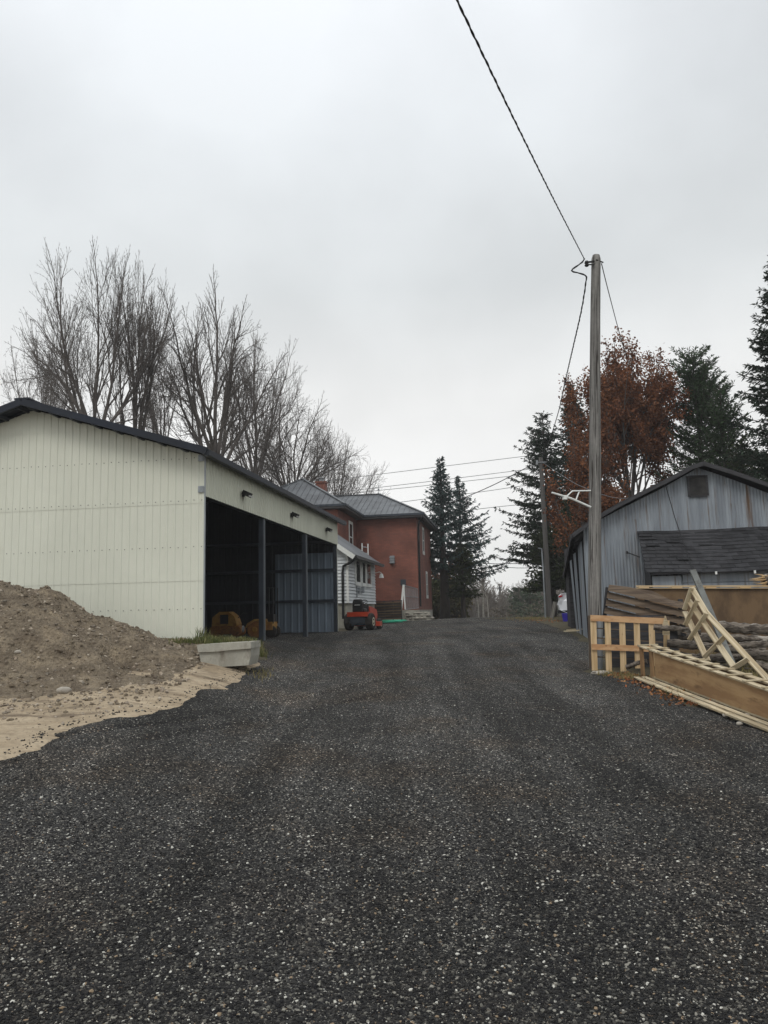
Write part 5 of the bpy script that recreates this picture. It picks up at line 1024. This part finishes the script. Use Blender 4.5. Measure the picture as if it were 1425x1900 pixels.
# ------------------------------------------------------------------ trees
def grow(rs, base, H, r0, trunk=.3, nlead=5, spread=.55, levels=(9, 7, 6), ratio=(.42, .45, .5), upt=.05, wander=.10, minr=.006, lean=(0, 0), cang=(.45, .95), dome=None, lr=.62):
    P0, P1, R0, R1, TIP, TD = [], [], [], [], [], []
    def branch(p, d, L, r, lev):
        n = max(3, int(L/(.5 if lev < 2 else .22))); n = min(n, 14); st = L/n; pts = [p]; dirs = [d]; rad_ = [r]
        for i in range(n):
            d = d+rs.normal(0, wander, 3)+A([0, 0, upt]); d = d/np.linalg.norm(d); q = p+d*st; rn = max(r*(1-.82*(i+1)/n), minr)
            P0.append(p); P1.append(q); R0.append(rad_[-1]); R1.append(rn); p = q; pts.append(p); dirs.append(d); rad_.append(rn)
        TIP.append(p); TD.append(d)
        li = lev-1
        if li < len(levels):
            k = levels[li]; k = max(2, int(k*(.7+.6*rs.rand())))
            for j in range(k):
                t = (.18 if lev > 1 else .12)+.82*(j+rs.rand())/k; i = min(int(t*n), n-1); dd = dirs[i]
                a = rs.normal(size=3); a -= dd*(a@dd); a /= np.linalg.norm(a); an = rs.uniform(*cang); nd = dd*math.cos(an)+a*math.sin(an); nd[2] += .12
                branch(pts[i], nd/np.linalg.norm(nd), L*ratio[li]*(1.15-.55*t)*rs.uniform(.7, 1.25), max(rad_[i]*.55, minr), lev+1)
    d = A([lean[0], lean[1], 1.]); d /= np.linalg.norm(d); p = A(base, float); Lt = H*trunk; n = 6; r = r0
    for i in range(n):
        d = d+rs.normal(0, .03, 3); d /= np.linalg.norm(d); q = p+d*Lt/n; rn = r0*(1-.35*(i+1)/n); P0.append(p); P1.append(q); R0.append(r); R1.append(rn); p = q; r = rn
    a0 = rs.rand()*6.28
    for k in range(nlead):
        a = a0+k*6.283/nlead+rs.uniform(-.4, .4); sp_ = spread*rs.uniform(.45, 1.1) if k else .08
        nd = d*math.cos(sp_)+A([math.cos(a), math.sin(a), 0])*math.sin(sp_); st = p-d*Lt*.25*rs.rand()
        branch(st, nd/np.linalg.norm(nd), (H-Lt)*rs.uniform(.90, 1.0)*((1-dome*sp_) if dome is not None else 1/(.55+.45*math.cos(sp_))), r*lr, 1)
    return A(P0), A(P1), A(R0), A(R1), A(TIP), A(TD)
def fork_tree(rs, base, L0, r0, trunk, nlead, spread, lmin=.235, side=(.40, .76), cont=(.05, .19), kc=.885, ks=.71, upt=.02, wig=.055, up2=.015):
    P0, P1, R0, R1 = [], [], [], []
    def seg(p, d, L, r, rn, n=2):
        for i in range(n):
            d = d+rs.normal(0, wig, 3); d[2] += upt*.5; d /= math.sqrt(d@d); q = p+d*(L/n); a, b = r+(rn-r)*i/n, r+(rn-r)*(i+1)/n; P0.append(p); P1.append(q); R0.append(a); R1.append(b); p = q
        return p, d
    def rot(d, an):
        a = rs.normal(size=3); a -= d*(a@d); a /= math.sqrt(a@a); e = d*math.cos(an)+a*math.sin(an); return e
    st = [];  d = A([rs.normal(0, .02), rs.normal(0, .02), 1.]); p, d = seg(A(base, float), d, trunk, r0, r0*.8, 5); a0 = rs.rand()*6.28
    for k in range(nlead):
        a = a0+k*2.4+rs.uniform(-.2, .2); sp_ = spread*math.sqrt((k+.3)/nlead)
        e = A([math.cos(a)*math.sin(sp_), math.sin(a)*math.sin(sp_), math.cos(sp_)]); st.append((p-d*trunk*.30*rs.rand(), e, L0*rs.uniform(.95, 1.05)*(1-.10*sp_), r0*.8/math.sqrt(nlead)*1.25))
    while st:
        p, d, L, r = st.pop(); rn = max(r*.86, .0048); q, d2 = seg(p, d, L, r, rn, 2 if L > .3 else 1)
        if L < lmin: continue
        sg = rs.uniform(*cont); c = rot(d2, sg); st.append((q, c, L*kc*rs.uniform(.95, 1.03), rn))
        e = rot(d2, rs.uniform(*side)); e[2] += up2; e /= math.sqrt(e@e); st.append((q, e, L*ks*rs.uniform(.75, 1.2), max(rn*.62, .0046)))
    return A(P0), A(P1), A(R0), A(R1)
def bare_tree(seed, px, Yd, top_py, half_px, label, r0=.28, trunk=4., nlead=6, spread=.4, lmin=.135, L0=1.2, **kw):
    rs = np.random.RandomState(seed); b = at(px, 1150, Yd); b[2] = float(G(b[0], b[1])); top = at(px, top_py, Yd)[2]
    P0, P1, R0, R1 = fork_tree(rs, b, L0, r0, trunk, nlead, spread, lmin, **kw)
    s_ = (top-b[2])/(np.percentile(P1[:, 2], 99.8)-b[2]); hw = np.percentile(np.abs(P1[:, 0]-b[0]), 98.5); sx = half_px/1430*Yd/hw; sc_ = A([sx, sx, s_]); P0 = b+(P0-b)*sc_; P1 = b+(P1-b)*sc_
    t = thing('bare_tree', label, 'tree', tuple(b), 'bare trees behind the cream shed'); big = np.maximum(R0, R1) > .022
    MB().segs(P0[big], P1[big], R0[big], R1[big], 6).build('trunk', M['bark'], t, smooth=True); MB().segs(P0[~big], P1[~big], R0[~big], R1[~big], 3).build('crown', M['bark'], t); return len(P0)
nn = [bare_tree(6, 152, 32, 480, 150, 'tallest bare tree, leftmost behind the cream shed ridge', r0=.24, trunk=7., nlead=8, spread=.72),
bare_tree(5, 228, 34, 484, 80, 'narrow bare tree second from the left, close beside the tallest one', r0=.20, trunk=6., nlead=5, spread=.5),
bare_tree(13, 388, 35, 530, 128, 'broad dense bare tree in the middle of the row above the shed roof', r0=.32, trunk=7., nlead=9, spread=.80),
bare_tree(14, 468, 42, 615, 85, 'bare tree between the broad middle one and the last one before the house', r0=.24, trunk=7., nlead=7, spread=.6),
bare_tree(18, 292, 42, 620, 60, 'low thin bare tree filling the gap left of the broad middle tree', r0=.14, trunk=7., nlead=5, spread=.6),
bare_tree(15, 560, 50, 712, 120, 'bare tree rising directly behind the end of the shed roof', r0=.32, trunk=7., nlead=9, spread=.85),
bare_tree(16, 620, 60, 775, 105, 'lowest and farthest bare tree, right above the house chimney', r0=.28, trunk=4.5, nlead=9, spread=.85),
bare_tree(19, 75, 40, 600, 85, 'low spreading bare tree at the left picture edge behind the shed roof', r0=.16, trunk=7., nlead=7, spread=.85)]
print('bare', nn)

def conifer(rs, base, H, R, z0=.12, step=.24, nb=6, droop=.25, upturn=.3, asym=(0, 0), ln=.13, wd=.035, dens=1., pw=.85, sub=.13, gap=0., tufts=False):
    """returns trunk/limb segments and needle clump arrays"""
    P0, P1, R0, R1, C, Dn = [], [], [], [], [], []
    z = z0*H
    while z < H*.985:
        t = z/H; k = nb if t < .9 else 4; Rz = R*((1-t)/(1-z0))**pw
        for j in range(k):
            if rs.rand() < gap: continue
            a = rs.rand()*6.283; L = max(.12, Rz*rs.uniform(.62, 1.15))*(1+asym[0]*math.cos(a-asym[1])); n = max(3, int(L/.28)); d2 = A([math.cos(a), math.sin(a)]); p = A([base[0], base[1], base[2]+z+rs.uniform(-.5, .5)*step]); st = L/n
            up0 = .55*t-droop*(1-t)
            for i in range(n):
                f = (i+.5)/n; sl = up0-droop*.5*math.sin(f*3.1)+upturn*f*f; d = A([d2[0], d2[1], sl]); d /= np.linalg.norm(d); q = p+d*st
                P0.append(p); P1.append(q); R0.append(.012+.028*L/3*(1-f)); R1.append(.010+.028*L/3*(1-f-1/n if f+1/n < 1 else 0))
                if f > .12 or L < .8:
                    m = max(2, int(st/sub*dens*2))
                    for _ in range(m):
                        s0 = p+(q-p)*rs.rand(); sd = 1 if rs.rand() < .5 else -1; la = (.10+.42*(1-f)*min(L, 2.4)/2.0)*rs.uniform(.5, 1.1)
                        ld = A([-d2[1]*sd, d2[0]*sd, 0])*rs.uniform(.55, 1)+d*rs.uniform(.5, .9)+A([0, 0, (rs.uniform(-.45, .05) if not tufts else rs.uniform(0, .6))]); ld /= np.linalg.norm(ld)
                        mm = max(2, int(la/.06))
                        for e in range(mm): C.append(s0+ld*la*(e/mm)); Dn.append(ld+rs.normal(0, .45, 3))
                    C.append(q); Dn.append(d+rs.normal(0, .3, 3))
                p = q
        z += step*rs.uniform(.8, 1.2)*(1 if t < .7 else .7)
    return [A(x) for x in (P0, P1, R0, R1, C, Dn)]
def evergreen(seed, name, cat, label, px, base_py, Yd, top_py, R, m, z=None, r0=.16, ln=.15, wd=.045, group=None, lean=0, base=None, H=None, **kw):
    rs = np.random.RandomState(seed)
    b = at(px, base_py, Yd) if base is None else A(base, float)
    if z is None: b[2] = float(G(b[0], b[1]))
    else: b[2] = z
    H = at(px, top_py, Yd)[2]-b[2] if H is None else H
    P0, P1, R0, R1, C, Dn = conifer(rs, b, H, R, **kw)
    t = thing(name, label, cat, tuple(b), group)
    n_ = 14; zz = np.linspace(-.15, H, n_); MB().tube([(b[0]+lean*q*q/H/H+.03*math.sin(q), b[1], b[2]+q) for q in zz], np.linspace(r0, .02, n_), 9).build('trunk', M['bark_dk'], t, smooth=True)
    cr_ = MB().leaves(C, Dn, ln*rs.uniform(.7, 1.3, len(C)), wd*rs.uniform(.7, 1.3, len(C)), rs, droop=.15).build('crown', m, t)
    MB().segs(P0, P1, R0, R1, 3).build('limbs', M['bark_dk'], cr_)
    return len(C)
cnt = 0
cnt += evergreen(21, 'spruce_tree', 'tree', 'taller blue-green spruce of the pair right of the red house', 826, 1147, 48, 848, 2.45, M['spruce_blue'], z0=.30, r0=.34, ln=.22, wd=.07, step=.30, nb=8, dens=1.1, pw=.98, droop=.10, upturn=.35)
cnt += evergreen(22, 'spruce_tree', 'tree', 'shorter blue-green spruce on the right of the pair, with long low branches', 860, 1147, 49.5, 884, 3.0, M['spruce_blue'], z0=.27, r0=.16, ln=.22, wd=.07, step=.34, nb=7, dens=1.0, pw=1.05, droop=.08, upturn=.30, asym=(.22, 0.))
cnt += evergreen(23, 'cedar_tree', 'tree', 'small dark cedar under the blue spruces beside their trunks', 861, 1147, 47.2, 1010, .95, M['cedar'], z0=.30, r0=.08, ln=.16, wd=.09, step=.16, nb=8, dens=1., pw=.4, tufts=True)
cnt += evergreen(24, 'spruce_tree', 'tree', 'dark open-branched spruce just behind the farther pole', 1026, 1147, 41.5, 766, 2.75, M['spruce_dark'], z0=.27, r0=.24, ln=.22, wd=.065, step=.36, nb=8, dens=1.15, pw=.62, droop=.12, upturn=.28, asym=(.12, 3.1))
cnt += evergreen(25, 'spruce_tree', 'tree', 'tall dark spruce rising behind the rust-leaved oak, left of the near pole', 1084, 1147, 46, 712, 2.5, M['spruce_dark'], z0=.15, r0=.26, ln=.26, wd=.09, step=.32, nb=9, dens=.9, pw=.7, droop=.1)
cnt += evergreen(26, 'cedar_tree', 'tree', 'low dark rounded cedar around the farther pole foot', 1022, 1147, 39.5, 985, 1.25, M['cedar'], z0=.32, r0=.12, ln=.17, wd=.10, step=.15, nb=9, dens=1., pw=.35, tufts=True)
cnt += evergreen(27, 'cedar_tree', 'tree', 'dark cedar clump between farther pole and sagging barn eave', 1062, 1147, 40, 930, 1.3, M['cedar'], z0=.16, r0=.12, ln=.19, wd=.10, step=.2, nb=9, dens=.95, pw=.4, tufts=True)
cnt += evergreen(28, 'pine_tree', 'tree', 'green pine behind the right half of the barn roof', 1322, 1140, 31.5, 652, 2.0, M['pine'], z0=.25, r0=.2, ln=.19, wd=.045, step=.27, nb=9, dens=1.5, pw=.24, droop=-.25, upturn=.5, tufts=True)
cnt += evergreen(29, 'pine_tree', 'tree', 'lower green pine between the barn peak and the big dark spruce', 1368, 1140, 30, 715, 1.6, M['pine'], z0=.25, r0=.16, ln=.18, wd=.045, step=.3, nb=8, dens=1.4, pw=.3, droop=-.2, upturn=.5, tufts=True)
cnt += evergreen(30, 'spruce_tree', 'tree', 'big dark spruce reaching in from the right picture edge', 1512, 1140, 24.5, 430, 2.75, M['spruce_dark'], z0=.18, r0=.28, ln=.17, wd=.05, step=.26, nb=11, dens=2.1, pw=.8, droop=.12, upturn=.3)
cnt += evergreen(31, 'cedar_tree', 'tree', 'olive cedar peeping over the right slope of the barn roof', 1400, 1140, 29, 815, 1.5, M['cedar'], z0=.3, r0=.12, ln=.16, wd=.08, step=.24, nb=8, dens=.8, pw=.4, tufts=True)
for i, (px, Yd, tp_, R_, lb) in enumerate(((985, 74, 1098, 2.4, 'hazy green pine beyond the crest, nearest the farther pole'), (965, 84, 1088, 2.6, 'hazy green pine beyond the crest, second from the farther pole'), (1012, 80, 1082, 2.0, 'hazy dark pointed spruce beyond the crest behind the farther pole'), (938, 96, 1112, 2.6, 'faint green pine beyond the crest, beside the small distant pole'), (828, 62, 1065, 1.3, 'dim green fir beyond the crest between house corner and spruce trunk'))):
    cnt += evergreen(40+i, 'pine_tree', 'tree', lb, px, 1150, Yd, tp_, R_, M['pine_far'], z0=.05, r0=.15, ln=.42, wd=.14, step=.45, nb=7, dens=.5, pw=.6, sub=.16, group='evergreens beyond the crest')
print('needles', cnt)

def oak(seed, label, px, Yd, top_py, half_px, m, r0, trunk, nlead, spread, lmin, nl, ls, keep):
    rs = np.random.RandomState(seed); b = at(px, 1150, Yd); b[2] = float(G(b[0], b[1])); top = at(px, top_py, Yd)[2]
    P0, P1, R0, R1 = fork_tree(rs, b, 1.0, r0, trunk, nlead, spread, lmin, side=(.45, .85), cont=(.06, .22), upt=.02, up2=.03)
    s_ = (top-b[2])/(np.percentile(P1[:, 2], 99.5)-b[2]); hw = np.percentile(np.abs(P1[:, 0]-b[0]), 98); sx = half_px/1430*Yd/hw; sc_ = A([sx, sx, s_]); P0 = b+(P0-b)*sc_; P1 = b+(P1-b)*sc_
    t = thing('oak_tree', label, 'tree', tuple(b)); MB().segs(P0, P1, R0, R1, 4).build('trunk', M['bark'], t, smooth=True)
    k = R1 < .012; Cn = P1[k]; Cn = Cn[(rs.rand(len(Cn)) < keep*(1+.9*vnoise(Cn[:, 0]*.9+3, Cn[:, 2]*.9)))]; Cn = np.repeat(Cn, nl, 0)+rs.normal(0, ls*.9, (len(Cn)*nl, 3)); Dn = rs.normal(size=Cn.shape); Dn[:, 2] -= .5
    MB().leaves(Cn, Dn, ls*rs.uniform(.6, 1.3, len(Cn)), ls*.75*rs.uniform(.6, 1.2, len(Cn)), rs).build('crown', m, t); return len(Cn)
def leafy(seed, name, label, px, base_py, Yd, top_py, m, r0=.18, nl=3, ls=.13, keep=1., z=None, group=None, xs=1., **kw):
    rs = np.random.RandomState(seed); b = at(px, base_py, Yd); b[2] = float(G(b[0], b[1])) if z is None else z
    top = at(px, top_py, Yd)[2]; g = grow(rs, b, top-b[2], r0, **kw); s_ = (top-b[2])/(g[1][:, 2].max()-b[2]); sc_ = A([s_*xs, s_*xs, s_])
    P0 = b+(g[0]-b)*sc_; P1 = b+(g[1]-b)*sc_; T = b+(g[4]-b)*sc_
    t = thing(name, label, 'tree', tuple(b), group)
    MB().segs(P0, P1, g[2], g[3], 4).build('trunk', M['bark'], t, smooth=True)
    k = g[3] < .03; Cn = np.vstack([P1[k], T]); Cn = Cn[rs.rand(len(Cn)) < keep]; Cn = np.repeat(Cn, nl, 0)+rs.normal(0, ls*.8, (len(Cn)*nl, 3))
    Dn = rs.normal(size=Cn.shape); Dn[:, 2] -= .5; MB().leaves(Cn, Dn, ls*rs.uniform(.6, 1.3, len(Cn)), ls*.75*rs.uniform(.6, 1.2, len(Cn)), rs).build('crown', m, t); return len(Cn)
print('oak', oak(31, 'tall rust-brown leaved oak behind the near pole and barn roof', 1187, 33, 642, 96, M['rustleaf'], .2, 4.0, 9, .95, .15, 6, .12, 1.0))
print('oak', oak(33, 'lower rust-brown leaved oak spilling over the left barn roof edge', 1108, 31, 790, 66, M['rustleaf'], .12, 2.2, 7, .95, .16, 4, .12, .7))
print(leafy(63, 'maple_tree', 'thin russet-leaved maple showing past the red house corner', 802, 1147, 60, 1015, M['rustleaf2'], r0=.12, nl=2, ls=.28, keep=.35, trunk=.3, nlead=5, spread=.6, levels=(7, 5, 4), minr=.012))
leafy(64, 'shrub', 'olive and brown shrub beside the red house corner', 812, 1150, 54, 1078, M['scrub'], r0=.06, nl=5, ls=.20, trunk=.08, nlead=8, spread=.6, levels=(7, 5, 4), minr=.008)
leafy(65, 'shrub', 'dull green shrub behind the spruce trunks beyond the crest', 838, 1150, 58, 1088, M['scrub'], r0=.06, nl=4, ls=.24, trunk=.08, nlead=8, spread=.7, levels=(7, 5, 4), minr=.008)
for i, (px, Yd, tp_, lb, ld, r_) in enumerate(((888, 56, 1052, 'left pale stemmed birch beyond the crest', 5, .07), (897, 57, 1040, 'tallest pale birch in the small bare clump beyond the crest', 5, .09), (906, 59, 1062, 'right thin pale birch beyond the crest', 4, .05))):
    rs = np.random.RandomState(70+i); b = at(px, 1150, Yd); b[2] = float(G(b[0], b[1])); top = at(px, tp_, Yd)[2]; g = grow(rs, b, top-b[2], r_, trunk=.5, nlead=ld, spread=.3, levels=(7, 5, 3), ratio=(.35, .45, .5), minr=.010)
    t = thing('birch_tree', lb, 'tree', tuple(b), 'pale birches beyond the crest'); k = np.maximum(g[2], g[3]) > .02
    MB().segs(g[0][k], g[1][k], g[2][k], g[3][k], 5).build('trunk', M['birch'], t); MB().segs(g[0][~k], g[1][~k], g[2][~k], g[3][~k], 3).build('crown', M['wood_far'], t)
b_ = at(886.5, 1150, 52.); b_[2] = float(G(b_[0], b_[1])); MB().tube([b_, b_+UP*1.0, at(885.5, 1122, 52.)], .10, 10).build('x', M['birch']).name = 'birch_stump'
tag(D.objects['birch_stump'], 'short broken white birch stump at the driveway crest', 'stump')
rs = np.random.RandomState(80); g = grow(rs, [8.35, 35.5, 1.1], 4.3, .17, trunk=.45, nlead=5, spread=.6, levels=(6, 5, 4), lean=(.22, 0), minr=.008)
t = thing('leaning_tree', 'leaning bare dark trunk between the farther pole and the white car', 'tree', (8.35, 35.5, 1.1)); t['group'] = 'bare leaning stems'; MB().segs(g[0], g[1], g[2], g[3], 5).build('trunk', M['bark_dk'], t, smooth=True); del t['group']
b = MB(); p = at(1024, 1148, 35.5); p[2] = float(G(p[0], p[1])); b.beam(p, p+A([.18, 0, .75]), .18, .03, up=(0, 1, 0)); tag(b.build('grey_board', M['grey_wood'], base=tuple(p)), 'short grey board leaning at the foot of the farther pole', 'board')

# distant woods: bare wood mass on the falling ground beyond the crest
rs = np.random.RandomState(90); tm = []
for k in range(5): tm.append(grow(np.random.RandomState(100+k), [0, 0, 0], 9., .13, trunk=.22, nlead=5, spread=.42, levels=(7, 5, 3), ratio=(.38, .45, .5), minr=.016))
P0, P1, R0, R1 = [], [], [], []
for i in range(520):
    y = 66+rs.rand()**.8*95; x = rs.uniform(-.32, .34)*y + (3 if y < 85 else 0)
    if y < 90 and abs(x-6) < 2.6: continue
    z = float(G(x, y)); target = 1.6+y*(rs.uniform(14, 56)+6*math.sin(x*.2+1))/1430; s_ = (target-z)/9.; g = tm[i % 5]
    a = rs.rand()*6.28; c_, s2 = math.cos(a), math.sin(a); Rm = A([[c_, -s2, 0], [s2, c_, 0], [0, 0, 1]])*s_; o = A([x, y, z])
    P0.append(g[0]@Rm.T+o); P1.append(g[1]@Rm.T+o); R0.append(g[2]); R1.append(g[3])
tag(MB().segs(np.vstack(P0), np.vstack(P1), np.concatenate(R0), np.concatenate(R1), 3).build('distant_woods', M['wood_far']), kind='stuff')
# undergrowth beneath the woods
n = 60000; y = 58+rs.rand(n)*95; x = rs.uniform(-.34, .36, n)*y; k = ~((y < 100) & (np.abs(x-5.5) < 2.2)); x, y = x[k], y[k]; z = G(x, y)+rs.rand(len(x))**1.5*2.4*(.5+vnoise(x*.3, y*.3))
Dn = rs.normal(size=(len(x), 3)); tag(MB().leaves(np.stack([x, y, z], 1), Dn, .30, .07, rs).build('undergrowth', mat('undergrowth_leaves', (.095, .083, .062), (.13, .11, .085), rough=1, scale=(.15, .15, .15), island=.3)), kind='stuff')

# ------------------------------------------------------------------ haze
b = MB(); b.frame((0, 0, 0), (1, 0, 0), (0, 1, 0), (0, 0, 1), (-262, -64, -8), (262, 322, 21)); hz = b.build('haze', M['white'])
hm = D.materials.new('haze_air'); hm.use_nodes = True; t = hm.node_tree; t.nodes.clear(); pv = N(t, 'ShaderNodeVolumePrincipled'); pv.inputs['Density'].default_value = .0008; pv.inputs['Color'].default_value = (.97, .98, 1, 1); pv.inputs['Anisotropy'].default_value = 0.
o_ = N(t, 'ShaderNodeOutputMaterial'); t.links.new(pv.outputs[0], o_.inputs['Volume']); hz.data.materials.clear(); hz.data.materials.append(hm); tag(hz, kind='stuff')
